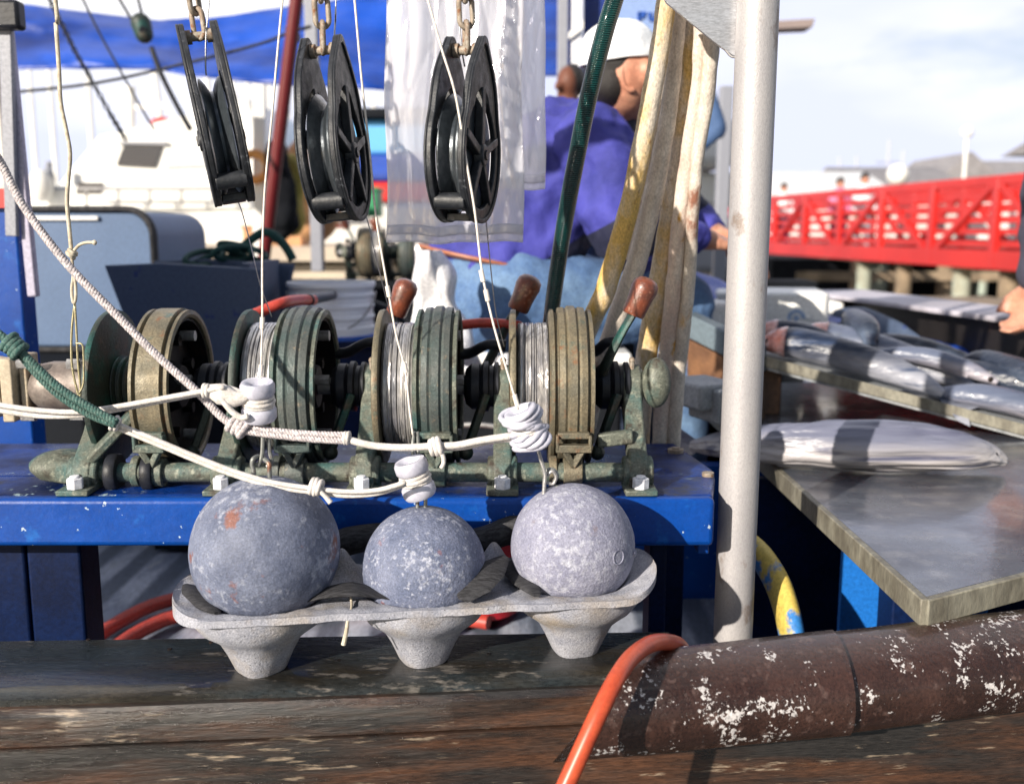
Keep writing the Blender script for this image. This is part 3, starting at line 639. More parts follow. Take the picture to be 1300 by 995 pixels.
def make_pulley():
    t = thing('line_pulley', 'x', 'pulley', (0, 0, 0), 'black pulleys hanging from chains')
    zc = -.110
    for sgn in (-1, 1):
        x0 = sgn*.0135; w = (sgn*.006, 0, 0); g = G()
        po = tear(.072, zc, .0125); pi = tear(.061, zc, .0045)
        pi = []
        for a, b in po:
            dd = math.hypot(a, b-zc); ux, uz = a/dd, (b-zc)/dd; rr = .0570+.012*max(0, uz-.86)/.14; pi.append((ux*rr, zc+uz*rr))
        g.ring(po, pi, (x0, 0, 0), (0, 1, 0), (0, 0, 1), w)
        po2 = tear(.0725, zc, .0128); pi2 = [(p[0]*.93, zc+(p[1]-zc)*.93) for p in po2]; g.ring(po2, pi2, (x0+sgn*.0055, 0, 0), (0, 1, 0), (0, 0, 1), (sgn*.003, 0, 0))
        for k in range(5):
            a = PI/2+k*2*PI/5; L_ = .062 if k else .070
            c = Vector((x0+sgn*.0035, 0, zc)); e = c+Vector((0, math.cos(a)*L_, math.sin(a)*L_)); g.beam(c, e, .009 if k else .012, .009, (1, 0, 0))
        g.cyl((x0, 0, zc), (x0+sgn*.0105, 0, zc), .0135, 20, .011)
        ck = mk('cheek', g, m_pulley, t, bevel=.0012)
        g = G(); g.cyl((x0+sgn*.009, 0, zc), (x0+sgn*.0125, 0, zc), .0055, 6); mk('axle_nut', g, m_steel if sgn < 0 else m_pulley, ck)
    pr = [(.008, -.012), (.060, -.012), (.0635, -.0112), (.0635, -.0095), (.057, -.005), (.049, -.0015), (.049, .0015), (.057, .005), (.0635, .0095), (.0635, .0112), (.060, .012), (.008, .012)]
    g = G(); g.lathe(pr, (0, 0, zc), X1, 64); mk('sheave', g, M('polished_sheave', (.05, .06, .07), (.12, .13, .15), 12, (.45, .7), rough=.28, metal=.4, bump=.0005, sb=100), t)
    g = G(); g.cyl((-.0165, 0, -.002), (.0165, 0, -.002), .0048, 12); g.cyl((-.017, 0, -.002), (-.008, 0, -.002), .0075, 12); g.cyl((.008, 0, -.002), (.017, 0, -.002), .0075, 12); mk('top_pin', g, m_rust, t)
    g = G()
    for yy, zz in ((-.046, zc-.050), (.046, zc-.050)): g.cyl((-.0165, yy, zz), (.0165, yy, zz), .0088, 16)
    g.box((0, 0, zc-.066), (.026, .040, .008))
    mk('spacer', g, m_pulley, t, bevel=.001)
    return t
pul = make_pulley()
PL = [((252, 44, 1.12), rad(16.5), rad(-10), 'leftmost black pulley, hanging tilted and seen edge-on with its channel open'),
      ((410, 62, 1.10), rad(-5), rad(-5), 'middle black pulley with spoked cheek, left of the clear bags'),
      ((592, 62, 1.10), rad(-14), rad(1.5), 'rightmost black pulley with spoked cheek, in front of the clear bags')]
pr_link = None
for k, (p, rz, ry, lb) in enumerate(PL):
    o = pul if k == 0 else copy_tree(pul)
    o.location = P(*p); o.rotation_euler = Euler((0, ry, rz), 'ZYX') if False else (Matrix.Rotation(ry, 4, 'Y') @ Matrix.Rotation(rz, 4, 'Z')).to_euler(); o['label'] = lb
    ch = thing('chain', ['rusty chain holding up the tilted leftmost pulley', 'rusty chain holding up the middle pulley', 'rusty chain holding up the rightmost pulley'][k], 'chain', P(*p), 'short rusty chains')
    for j in range(22):
        if pr_link is None:
            g = G(); n = 20; pts = []
            for i in range(n):
                a = 2*PI*i/n; pts.append(Vector((.0072*math.cos(a), 0, .0085*math.sin(a)+(.0075 if math.sin(a) > 0 else -.0075))))
            g.tube(pts, .0029, 8, closed=True, smooth=False)
            ln = mk('link', g, m_rust, ch, ang=180); me = ln.data
            # geometry was stored relative to the chain's base; make it local to the link
            for v in me.vertices: v.co = v.co + ch.location
            pr_link = ln
        else: ln = pr_link.copy(); C.objects.link(ln); ln.parent = ch
        ln.location = (-.0035*min(j, 6)*(1 if k == 0 else .1)-.000, 0, .011+j*.0262); ln.rotation_euler = (0, (.15 if k == 0 else .03)*(-1)**j, PI/2*(j % 2 == 0) + .25+(.9 if k == 0 else 0))

t = thing('overhead_boom', 'steel boom above the view from which chains, lines and bags hang', 'boom', R(-.4, 1.12, .70))
g = G(); g.cyl(R(-1.5, 1.10, .735), R(.42, 1.16, .735), .030, 24); mk('tube', g, m_pole, t, ang=60)
g = G(); g.beam(R(.30, 1.15, .60), R(.30, 1.32, .60), .05, .01); g.beam(R(.302, 1.15, .60), R(.302, 1.15, .735), .05, .012, (0, 1, 0)); mk('bracket', g, m_alu, t)
# ================================================================= POLE, PLATE, HOSES, BAGS
g = G(); g.cyl(R(.292, 1.25, -.779), R(.295, 1.25, .62), .0252, 40); mk('steel_pole', g, m_pole, label='upright galvanised steel pole standing at the right end of the blue bench', cat='pole', ang=60)
g = G(); q = [P(828, -30, 1.262), P(944, -30, 1.262), P(944, 74, 1.262), P(930, 71, 1.262), P(912, 58, 1.262), P(846, 4, 1.262)]
g.prism([(a.x, a.z) for a in q], (0, 1.262, 0), (1, 0, 0), (0, 0, 1), (0, .005, 0))
pt = mk('metal_plate', g, m_alu, label='triangular aluminium gusset plate fixed to the top of the steel pole', cat='plate', bevel=.001)
g = G(); g.tube([P(921, 64, 1.258), P(928, 72, 1.256), P(935, 72, 1.256), P(936, 64, 1.258)], .0014, 6); o = mk('small_hook', g, m_steel, pt)

def hose(pts, r, mat, label, Ys, n=14):
    m_ = len(pts); P3 = [P(a, b, Ys[0]+(Ys[1]-Ys[0])*i/(m_-1)) for i, (a, b) in enumerate(pts)]
    rr = r if isinstance(r, list) else [r]*m_
    d0 = P3[0]-P3[1]; d0 = d0 if d0.z > .02 else Vector((0, 0, 1)); P3 = [P3[0]+d0*((H+.66-P3[0].z)/d0.z)]+P3; rr = [rr[0]]+list(rr)
    g = G(); g.tube(P3, rr, n, sub=10)
    vs = []
    for p in g.v: vs.append(p+Vector((noise.noise(p*42), noise.noise(p*42+Vector((9, 0, 0))), 0))*.0014)
    g.v = vs
    return mk('canvas_hose', g, mat, label=label, cat='hose', group='canvas covered hoses beside the pole', ang=80)
hose([(850, -30), (838, 60), (820, 160), (803, 245), (786, 310), (768, 370), (745, 420), (724, 475)], [.0125, .013, .0135, .014, .0145, .015, .015, .015], m_canvasy, 'yellow-stained canvas hose, leftmost of the bundle, curving away to the reels', (1.33, 1.46))
hose([(866, -30), (858, 60), (846, 160), (830, 245), (812, 320), (785, 400), (762, 470), (745, 540)], [.0105, .011, .012, .0135, .0145, .015, .015, .015], m_canvas, 'thick whitish canvas hose, second from the left of the bundle', (1.36, 1.50))
hose([(878, 0), (872, 90), (862, 180), (850, 260), (840, 330), (826, 420), (815, 500), (808, 600)], [.009, .0095, .010, .0115, .0135, .0165, .0175, .017], m_canvasy, 'golden yellow canvas hose widening downward in the middle of the bundle', (1.38, 1.56))
hose([(890, 10), (886, 100), (874, 190), (864, 270), (858, 340), (850, 420), (842, 500), (836, 600)], [.009, .009, .010, .0115, .0125, .013, .0135, .0135], m_canvasp, 'pale pinkish canvas hose, second from the right of the bundle', (1.36, 1.54))
hose([(905, 30), (899, 110), (886, 200), (879, 280), (876, 340), (868, 420), (860, 480), (853, 600)], [.011, .011, .009, .009, .009, .010, .012, .010], m_canvas, 'thin cream canvas hose, rightmost of the bundle, nearest the pole', (1.35, 1.53))
hose([(842, -30), (848, 50), (838, 130), (828, 200), (818, 260), (800, 330)], .009, m_canvas, 'reddish-brown stained canvas hose between the two leftmost hoses', (1.40, 1.46))
g = G(); g.tube([P(792, -40, 1.28)+Vector((.105, 0, .36)), P(792, -40, 1.28), P(768, 40, 1.28), P(748, 120, 1.29), P(732, 200, 1.31), P(719, 270, 1.34), P(708, 340, 1.38), P(700, 400, 1.42), P(694, 460, 1.46), R(.06, 1.53, -.3), R(.07, 1.56, -.6)], .0112, 20, sub=8)
mk('green_hose', g, m_greenhose, label='dark green glossy ribbed hose running down behind the reels', cat='hose', ang=80)

mb = bpy.data.materials.new('clear_bag_plastic'); mb.use_nodes = True; t = mb.node_tree; n_ = t.nodes; n_.clear()
o_ = n_.new('ShaderNodeOutputMaterial'); tr = n_.new('ShaderNodeBsdfTransparent'); tr.inputs[0].default_value = (.93, .93, .97, 1)
df = n_.new('ShaderNodeBsdfDiffuse'); df.inputs[0].default_value = (.84, .84, .88, 1); tl = n_.new('ShaderNodeBsdfTranslucent'); tl.inputs[0].default_value = (.84, .84, .88, 1)
gl = n_.new('ShaderNodeBsdfGlossy'); gl.inputs['Roughness'].default_value = .12
a1 = n_.new('ShaderNodeMixShader'); a1.inputs[0].default_value = .5; t.links.new(df.outputs[0], a1.inputs[1]); t.links.new(tl.outputs[0], a1.inputs[2])
a2 = n_.new('ShaderNodeMixShader'); a2.inputs[0].default_value = .62; t.links.new(tr.outputs[0], a2.inputs[1]); t.links.new(a1.outputs[0], a2.inputs[2])
a3 = n_.new('ShaderNodeMixShader'); a3.inputs[0].default_value = .10; t.links.new(a2.outputs[0], a3.inputs[1]); t.links.new(gl.outputs[0], a3.inputs[2])
tc_ = n_.new('ShaderNodeTexCoord'); mp_ = n_.new('ShaderNodeMapping'); mp_.inputs['Scale'].default_value = (1, 1, .35); mp_.inputs['Rotation'].default_value = (0, .3, 0)
nb = n_.new('ShaderNodeTexNoise'); nb.inputs['Scale'].default_value = 26; nb.inputs['Detail'].default_value = 5; nb.inputs['Distortion'].default_value = 1.2
bm_ = n_.new('ShaderNodeBump'); bm_.inputs['Distance'].default_value = .003; t.links.new(tc_.outputs['Object'], mp_.inputs[0]); t.links.new(mp_.outputs[0], nb.inputs['Vector']); t.links.new(nb.outputs[0], bm_.inputs['Height'])
for q in (df, tl, gl): t.links.new(bm_.outputs[0], q.inputs['Normal'])
t.links.new(a3.outputs[0], o_.inputs[0])
def bag(x0, x1, y1, Y, label, sd_):
    def f(u, v, s):
        px = x0+(x1-x0)*u; py = -330+(y1+330)*v
        w = .016*noise.noise(Vector((u*3, v*4, sd_)))+.005*noise.noise(Vector((u*11, v*5+u*3, sd_+4)))
        for q_ in range(3): w += .0022*max(0, 1-abs(noise.noise(Vector((u*(4+q_)+v*(q_-1)*3, v*(1.2+q_), sd_+q_*9))))*16)**1.3
        edge = min(u, 1-u, 1-v)*8; edge = min(1, edge)
        p = P(px+3*noise.noise(Vector((v*5, sd_, 0))), py+4*noise.noise(Vector((u*4, sd_, 2))), Y); p.y += w + s*(.0006+.004*edge)
        return p
    g = G(); g.grid(lambda u, v: f(u, v, -1), 60, 150, lambda u, v: f(u, v, 1))
    o = mk('plastic_bag', g, mb, label=label, cat='plastic bag', group='clear plastic bags hanging in the middle', ang=180)
    g = G(); g.grid(lambda u, v: f(.004+.992*u, .965+.02*v, -1)+Vector((0, -.002, 0)), 50, 3, lambda u, v: f(.004+.992*u, .965+.02*v, -1)+Vector((0, -.0012, 0)))
    mk('heat_seal', g, mb, o, ang=180)
bag(545, 692, 240, 1.46, 'smaller clear plastic bag with its seam at the right, behind the longer bag', 3)
bag(490, 664, 308, 1.36, 'longer clear plastic bag hanging behind the rightmost pulley', 8)

# ================================================================= ROPES, CORDS, LINES
def strand(pts, r, turns_per_m, n=2, sub=10, rs=.62):
    """laid rope: n strands twisted round the path"""
    c, _ = catmull([Vector(p) for p in pts], [r]*len(pts), sub)
    L_ = 0; acc = [0]
    for i in range(1, len(c)): L_ += (c[i]-c[i-1]).length; acc.append(L_)
    # resample evenly
    N = max(8, int(L_*turns_per_m*9)); out_ = []; j = 0
    for i in range(N+1):
        s = L_*i/N
        while j < len(acc)-2 and acc[j+1] < s: j += 1
        f = (s-acc[j])/max(1e-9, acc[j+1]-acc[j]); out_.append((c[j].lerp(c[j+1], f), s))
    g = G(); prev = None
    fr = []
    for i, (p, s) in enumerate(out_):
        t_ = (out_[min(i+1, N)][0]-out_[max(i-1, 0)][0]).normalized()
        nx = t_.orthogonal().normalized() if prev is None else (prev-t_*prev.dot(t_)).normalized()
        prev = nx; fr.append((p, nx, t_.cross(nx), s))
    for k in range(n):
        g.tube([p+(nx*math.cos(2*PI*(s*turns_per_m+k/n))+ny*math.sin(2*PI*(s*turns_per_m+k/n)))*r*.5 for p, nx, ny, s in fr], r*rs, 6, smooth=False)
    return g
def knot(g, c, r, ax=(1, 0, 0), k=3):
    c = Vector(c); ax = Vector(ax).normalized(); u = ax.orthogonal().normalized(); w = ax.cross(u)
    for j in range(k):
        o = ax*(j-(k-1)/2)*r*.55
        tl_ = Vector((random.uniform(-.4, .4), random.uniform(-.2, .2), random.uniform(-.4, .4)))
        g.tube([c+o+(u*math.cos(a)+w*math.sin(a)+tl_*math.cos(a)*.5)*r for a in [2*PI*i/14 for i in range(14)]], r*.42, 8, closed=True, smooth=False)
    return g
def pp(lst, Y): return [P(a, b, (Y if len(x) == 0 else x[0])) for a, b, *x in lst]
# grey braided line, upper left down to the knot by the first button
A = [(-30, 165, 1.02), (0, 205), (30, 262), (85, 335), (150, 402), (200, 452), (250, 497), (280, 528), (300, 542)]
ra = thing('braided_rope', 'grey-white braided rope slanting from the upper left edge to the knot by the upright button', 'rope', P(150, 402, 1.05))
mk('braid', strand(pp(A, 1.05), .0042, 95, 3), m_grey_braid, ra, ang=180)
mk('braid', strand(pp([(300, 540), (350, 547), (400, 551), (440, 552)], 1.05), .0034, 95, 3), m_grey_braid, ra, ang=180)
mk('braid', strand(pp([(300, 546), (350, 553), (400, 558), (440, 560)], 1.047), .0034, 95, 3), m_grey_braid, ra, ang=180)
g = G(); knot(g, P(303, 541, 1.05), .0085, (1, 0, -.6), 4); mk('knot', g, m_grey_braid, ra, ang=180)
rb = thing('white_rope', 'white rope from the grey braid to the right-hand wrapped button, knotted midway', 'rope', P(553, 565, 1.05))
g = G(); g.tube(pp([(436, 556), (470, 565), (510, 568), (553, 566), (580, 565), (610, 559), (650, 553)], 1.05), .0040, 10); g.tube(pp([(556, 570), (590, 568), (620, 561), (652, 558)], 1.055), .0026, 8); mk('line', g, m_white_rope, rb, ang=180)
g = G(); knot(g, P(440, 556, 1.05), .0055, (1, 0, 0), 2); mk('whipping', g, m_white_rope, rb, ang=180)
g = G(); knot(g, P(553, 567, 1.05), .0075, (1, 0, .2), 3); g.tube(pp([(553, 567), (562, 578), (563, 588), (560, 594)], 1.045), .0024, 8); mk('knot', g, m_white_rope, rb, ang=180)
rc = thing('white_rope', 'pair of white strands from the left edge tied to the upright button', 'rope', P(130, 518, 1.03))
for dy, dd in ((0, 0), (7, .006)):
    g = G(); g.tube(pp([(-30, 508+dy), (0, 514+dy), (50, 521+dy), (100, 523+dy*.6), (150, 516+dy*.5), (200, 507+dy*.4), (250, 498+dy*.3), (285, 492)], 1.03+dd), .0029, 8); mk('line', g, m_white_rope, rc, ang=180)
g = G(); g.tube(pp([(262, 494), (280, 500), (298, 506), (316, 502)], 1.035), [.005, .012, .009, .004], 12, ell=(1, .7)); g.tube(pp([(276, 498), (292, 520), (306, 530), (315, 528)], 1.03), .0035, 8)
g.tube(pp([(290, 492), (305, 498), (316, 508)], 1.04), .003, 8); knot(g, P(262, 496, 1.035), .006, (1, 0, 0), 2); mk('knot', g, m_white_rope, rc, ang=180)
rd = thing('green_rope', 'dark green braided rope from the left edge, joined to the lower white strands', 'rope', P(80, 490, 1.0))
mk('braid', strand(pp([(-30, 400), (0, 425), (18, 438), (45, 465), (75, 492), (110, 515), (148, 536)], 1.0), .0042, 95, 3), m_grn_rope, rd, ang=180)
mk('braid', strand(pp([(18, 440), (40, 468), (72, 500), (110, 525), (146, 540)], 1.005), .0034, 95, 3), m_grn_rope, rd, ang=180)
g = G(); knot(g, P(18, 440, 1.0), .0085, (1, 0, -1), 4); mk('knot', g, m_grn_rope, rd, ang=180)
re_ = thing('white_rope', 'lower pair of white strands sagging from the green rope to the tilted middle button', 'rope', P(300, 600, 1.01))
for dy, dd in ((0, 0), (5, .006)):
    g = G(); g.tube(pp([(146, 537+dy), (200, 559+dy), (250, 580+dy), (300, 599+dy), (350, 613+dy), (400, 620+dy), (440, 624+dy), (480, 622+dy*.8), (515, 612+dy*.5)], 1.02+dd), .0027, 8); mk('line', g, m_white_rope, re_, ang=180)
g = G(); knot(g, P(401, 618, 1.02), .007, (1, 0, -.2), 3); g.tube(pp([(402, 619), (413, 630), (420, 638)], 1.015), [.0024, .0026, .0032], 8); mk('knot', g, m_white_rope, re_, ang=180)
g = G(); knot(g, P(147, 538, 1.02), .006, (1, 0, -.6), 2); mk('knot', g, m_white_rope, re_, ang=180)

def button(c, ax, label, wrap):
    t = thing('line_button', label, 'line button', c, 'white grooved buttons on the ropes'); ax = Vector(ax).normalized()
    k = 1.0; pr = [(.004, .013), (.0085, .017), (.0125, .0215), (.0165, .0215), (.0185, .018), (.0185, .010), (.0165, .0065), (.0128, .0045), (.0122, 0), (.0128, -.0045), (.0165, -.0065), (.0187, -.010), (.0187, -.018), (.0165, -.0215), (.006, -.0215), (.004, -.013)]
    g = G(); g.lathe(pr, c, ax, 40); mk('spool_body', g, m_cer, t, ang=50)
    if wrap:
        g = G(); u = ax.orthogonal().normalized(); w = ax.cross(u)
        for j in range(-1, 2): g.tube([Vector(c)+ax*(j*.0042)+(u*math.cos(a)+w*math.sin(a))*(.0150+.001*(j == 0))+ax*.001*math.sin(a+j) for a in [2*PI*i/20 for i in range(20)]], .0025, 8, closed=True, smooth=False)
        mk('rope_turn', g, m_white_rope, t, ang=180)
    if wrap == 2:
        g = G(); u = ax.orthogonal().normalized(); w = ax.cross(u)
        for j in range(-4, 5): g.tube([Vector(c)+ax*(j*.0046+.0026*math.sin(a*2+j))+(u*math.cos(a)+w*math.sin(a))*(.0170+.0022*math.sin(3*a+j*1.7)+(.002 if abs(j) > 1 else -.001)) for a in [2*PI*i/26 for i in range(26)]], .0033, 8, closed=True, smooth=False)
        mk('tape_wrap', g, m_cer, t, ang=180)
button(P(328, 509, 1.05), (0.02, -.18, 1), 'upright white grooved button above the largest ball', 1)
button(P(527, 607, 1.06), (-.28, -.1, 1), 'tilted white grooved button just above the middle ball', 1)
button(P(668, 542, 1.05), (-.42, -.15, 1), 'white button fully wrapped in cord, above the pale ball', 2)

def wire(pts, Y, r, label, crimps=(), mat=m_wire, name='trolling_wire', Y2=None):
    m_ = len(pts); Y2 = Y if Y2 is None else Y2
    P3 = [P(a, b, Y+(Y2-Y)*i/(m_-1)) for i, (a, b) in enumerate(pts)]; P4 = list(P3)
    if pts[0][1] < 0: d0 = P3[0]-P3[1]; P4 = [P3[0]+d0*((H+.70-P3[0].z)/d0.z)]+P3
    t = thing(name, label, 'line', P3[m_//2]); g = G(); g.tube(P4, r, 6, sub=6); mk('strand', g, mat, t, ang=180)
    for (a, b) in crimps:
        i = min(range(m_), key=lambda j: abs(pts[j][1]-b)); YY = Y+(Y2-Y)*i/(m_-1)
        j = max(0, min(m_-2, i if pts[i][1] <= b else i-1)); d = (P3[j+1]-P3[j]).normalized()
        c = P(a, b, YY); g = G(); g.cyl(c-d*.006, c+d*.006, .0026, 10); mk('crimp', g, m_brass if mat is m_wire else mat, t)
    return t
m_nylon = M('cream_nylon', (.72, .66, .60), rough=.35)
wire([(361, -25), (353, 60), (345, 150), (338, 220), (335, 262), (333, 330), (333, 408), (331, 470), (329, 492)], 1.06, .0012, 'white line running down to the upright button from above', [(333, 410), (331, 470)], m_nylon)
wire([(448, -25), (459, 100), (469, 190), (478, 280), (493, 370), (503, 425), (514, 468), (520, 520), (524, 552)], 1.08, .0012, 'white line between the middle pulley and the clear bag, down to the middle reels', [(493, 370), (514, 466)], m_nylon)
wire([(536, -25), (560, 60), (578, 120), (592, 205), (603, 270), (612, 345), (626, 410), (645, 475), (658, 520)], 1.03, .0012, 'white line crossing in front of the rightmost pulley to the wrapped button', [(612, 350), (618, 375), (655, 508)], m_nylon)
wire([(268, -25), (262, 40), (261, 82), (262, 96)], 1.10, .0009, 'thin line dropping into the leftmost pulley')
wire([(292, 246), (304, 260), (318, 310), (330, 360), (345, 402)], 1.16, .0007, 'fine dark wire from the leftmost pulley to the second reel', Y2=1.25)
wire([(448, 240), (465, 275), (478, 330), (492, 385), (505, 430)], 1.14, .0007, 'fine dark wire from under the middle pulley to the third reel', Y2=1.25)
wire([(427, -25), (426, 20), (424, 58), (425, 80)], 1.12, .0009, 'thin line dropping behind the middle pulley')
wire([(585, -25), (583, 20), (586, 60), (590, 85)], 1.12, .0009, 'thin line dropping behind the rightmost pulley')
wire([(614, 250), (618, 290), (624, 350), (630, 400), (640, 440)], 1.14, .0007, 'fine dark wire from under the rightmost pulley to the fourth reel', Y2=1.25)
# hanging cord with two snap hooks, far left
lc = thing('hanging_cord', 'cream cord with a knot hanging at the left, carrying two wire hooks', 'cord', P(88, 200, 1.13))
g = G(); g.tube([P(60, -25, 1.13)+Vector((-.01, 0, .42))]+pp([(68, -25), (71, 30), (75, 90), (77, 130), (84, 165), (89, 195), (87, 225), (85, 255), (88, 290), (91, 322)], 1.13), .0024, 8); g.tube(pp([(91, 326), (93, 348), (91, 368), (93, 384), (96, 380), (96, 362), (93, 345)], 1.13), .0018, 8); mk('strand', g, m_cord, lc, ang=180)
g = G(); knot(g, P(91, 322, 1.13), .0048, (.6, 0, 1), 3); g.tube(pp([(94, 318), (101, 311), (110, 308), (120, 308)], 1.125), .0018, 8); g.ball(P(120, 308, 1.125), .0030, 8, 6); mk('knot', g, m_cord, lc, ang=180)
m_hk = M('brassy_hook_wire', (.42, .38, .24), rough=.4, metal=.8)
g = G(); g.tube(pp([(95, 384), (91, 420), (91, 460), (96, 488), (101, 505), (102, 492), (99, 460), (97, 420), (95, 386)], 1.13), .0014, 6); g.tube(pp([(96, 436), (104, 437), (106, 450), (106, 486), (100, 500)], 1.125), .0012, 6)
mk('snap_hook', g, m_hk, label='long brassy wire snap hook hanging on the cream cord at the left', cat='hook', ang=180)
# red hoses
g = G(); g.tube([R(-.12, 1.47, -.20), P(572, 420, 1.46), P(600, 411, 1.46), P(635, 411, 1.46), P(665, 418, 1.46), R(.05, 1.48, -.2)], .0075, 12); mk('red_hose', g, m_redhose, label='short red hose arching between the third and fourth reels', cat='hose', ang=80)
g = G(); g.tube([P(398, 381, 1.85), P(380, 381, 1.8), P(360, 384, 1.72), P(335, 394, 1.7), P(318, 405, 1.68), P(312, 440, 1.68), P(322, 500, 1.7)], .0095, 12); rh_ = mk('red_hose', g, m_redhose, label='red hose curling down behind the second reel', cat='hose', ang=80)
g = G(); g.tube([P(392, 381, 1.83), P(412, 377, 2.15), P(440, 376, 2.80), P(505, 400, 2.85), P(530, 450, 2.85)], .0108, 12); mk('hose_sleeve', g, m_blackplastic, rh_, ang=80)
for k, (lb, pts) in enumerate((('upper red hose lying on the deck under the bench', [(100, 825), (150, 790), (215, 762), (330, 745), (470, 742), (620, 760)]), ('lower red hose lying on the deck under the bench', [(130, 835), (180, 800), (240, 780), (340, 790), (470, 770), (620, 790)]))):
    g = G(); g.tube([PZ(a, b, -.758) for a, b in pts], .014, 12); mk('red_hose', g, m_redhose, label=lb, cat='hose', group=None, ang=80)

# ================================================================= THE PERSON ON THE HATCH
def mixv(a, b, t): return Vector(a).lerp(Vector(b), t)
man = thing('person', 'man seen from behind, seated bent forward in a violet jacket, jeans and white cap', 'person', P(690, 400, 2.3))
f = Vector((.80, .60, 0)).normalized(); rt = Vector((f.y, -f.x, 0))
pel = P(622, 376, 2.36); che = P(708, 222, 2.40); nk = P(776, 135, 2.42); hd = P(793, 92, 2.38)
shR = P(757, 185, 2.24); shL = P(712, 165, 2.58); elR = P(800, 300, 2.16); wrR = P(888, 303, 2.26); elL = P(860, 262, 2.58); wrL = P(905, 296, 2.42)
hipR = pel+rt*.10-f*.0; hipL = pel-rt*.12; knR = P(862, 388, 2.38); knL = P(838, 372, 2.72)
anR = Vector((knR.x+.03, knR.y+.06, H-.70)); anL = Vector((knL.x+.03, knL.y+.06, H-.70))
up = Vector((0, 0, 1))
g = G()
g.cap(nk-Vector((.01, 0, .02)), hd-Vector((.02, 0, .03)), .058, .055)
g.ball(hd, (.078, .095, .108)); g.ball(hd+f*.045-up*.045, (.058, .058, .062)); g.ball(hd+f*.075-up*.075, (.035, .035, .03))
g.cap(hd+f*.095+up*.01, hd+f*.122-up*.025, .010, .016); g.cap(hd+f*.09-up*.056-rt*.02, hd+f*.09-up*.056+rt*.02, .010, .010)
for s in (1, -1):
    e = hd+rt*(.083*s)-f*.008-up*.012
    g.ball(e, (.018, .022, .032)); g.ball(e+rt*(.008*s)-f*.012+up*.006, (.012, .012, .024))
def hand(g, wr, d, palm, s=1):
    """palm slab with five unequal, bent fingers from wrist wr along d"""
    d = d.normalized(); sd_ = d.cross(palm).normalized(); n = palm.normalized()
    g.cap(wr, wr+d*.035, .026, .024)
    for k, o in enumerate((-.030, -.010, .010, .029)):
        b = wr+d*.045+sd_*o*.7; kn = wr+d*(.092-.005*abs(k-1.4))+sd_*o; ln = (.040, .046, .043, .034)[k]
        g.cap(b-d*.01, kn, .015, .0105, 10)
        p1 = kn+d*ln*.8+n*ln*.55; p2 = p1+d*ln*.2+n*ln*.7; g.cap(kn, p1, .0100, .0088, 10); g.cap(p1, p2, .0088, .0076, 10)
    t0 = wr+d*.025+sd_*.024*s; t1 = t0+d*.032+sd_*.032*s+n*.01; t2 = t1+d*.028+sd_*.004*s+n*.012; g.cap(t0, t1, .015, .012, 10); g.cap(t1, t2, .011, .009, 10)
g.cap(elR, wrR, .040, .028); hand(g, wrR, Vector((.85, .45, -.12)), Vector((-.1, .3, -.9)))
g.cap(elL, wrL, .040, .028); hand(g, wrL, Vector((.7, -.2, -.3)), Vector((0, -.3, -.9)), -1)
g.cap(shR, elR, .045, .040); g.cap(shL, elL, .045, .04); g.cap(shR, shL, .05, .05); g.cap(pel, che, .11, .12); g.cap(che, nk, .11, .06)
for a, b, c in ((hipR, knR, anR), (hipL, knL, anL)): g.cap(pel, a, .1, .085); g.cap(a, b, .08, .055); g.cap(b, c, .052, .038); g.cap(c-up*.03, c-up*.035+f*.14, .035, .028)
body = remesh(mk('body', g, m_skin, man), .0075, 3)
ec = P(799, 98, 2.296); g = G()
g.tube([ec+Vector((.017*math.cos(a)-.004*math.sin(a), .004*math.cos(a), .029*math.sin(a))) for a in [PI*.1+1.55*PI*i/11 for i in range(12)]], [.004]+[.0055]*10+[.007], 8); g.ball(ec+Vector((-.002, .008, 0)), (.015, .008, .026)); g.ball(ec+Vector((.004, .004, -.028)), (.009, .006, .009)); g.ball(ec+Vector((.014, .006, -.004)), (.006, .006, .008))
remesh(mk('ear', g, m_skin, man), .003, 2)
# jacket
g = G()
g.cap(pel+up*.075, mixv(pel, che, .55)-f*.015, .150, .158); g.cap(mixv(pel, che, .4), che-f*.01, .15, .150); g.cap(pel+up*.06-rt*.06, che-rt*.06, .125, .12); g.cap(pel+up*.06+rt*.04, che+rt*.03, .13, .12)
g.cap(che+up*.02, mixv(che, nk, .8), .125, .072)
g.cap(shR-up*.01, shL-up*.01, .082, .085); g.cap(shR, mixv(shR, elR, .5), .090, .085); g.cap(mixv(shR, elR, .45), elR, .086, .078); g.cap(elR, mixv(elR, wrR, .88), .078, .046)
g.cap(shL, elL, .088, .072); g.cap(elL, mixv(elL, wrL, .85), .07, .045)
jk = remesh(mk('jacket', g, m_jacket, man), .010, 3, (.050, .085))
g = G(); g.cap(mixv(nk, hd, -.35), mixv(nk, hd, .0), .080, .070); remesh(mk('collar', g, m_jacketnavy, jk), .008, 3)
g = G()
g.cap(pel-up*.0, pel+up*.05, .150, .140); g.cap(pel+rt*.03-f*.02, hipR, .150, .125)
for a, b, c in ((hipR, knR, anR), (hipL, knL, anL)): g.cap(a, b, .122, .085); g.cap(b, c+up*.03, .082, .062)
remesh(mk('jeans', g, m_jeans, man), .011, 5, (.02, .06))
g = G(); pts = [pel+up*.085+Vector((math.cos(a)*.152, math.sin(a)*.152, -.03*math.cos(a))) for a in [2*PI*i/24 for i in range(24)]]
g.tube(pts, .018, 10, closed=True, ell=(.35, 1)); mk('belt', g, m_belt, man, ang=60)
g = G(); g.ball(hd-f*.022+up*.022, (.080, .082, .076)); g.ball(hd-f*.046-up*.030, (.058, .062, .056)); g.cap(hd+rt*.066+f*.030+up*.0, hd+rt*.066+f*.02+up*.05, .016, .022)
remesh(mk('hair', g, m_hair, man), .006, 2)
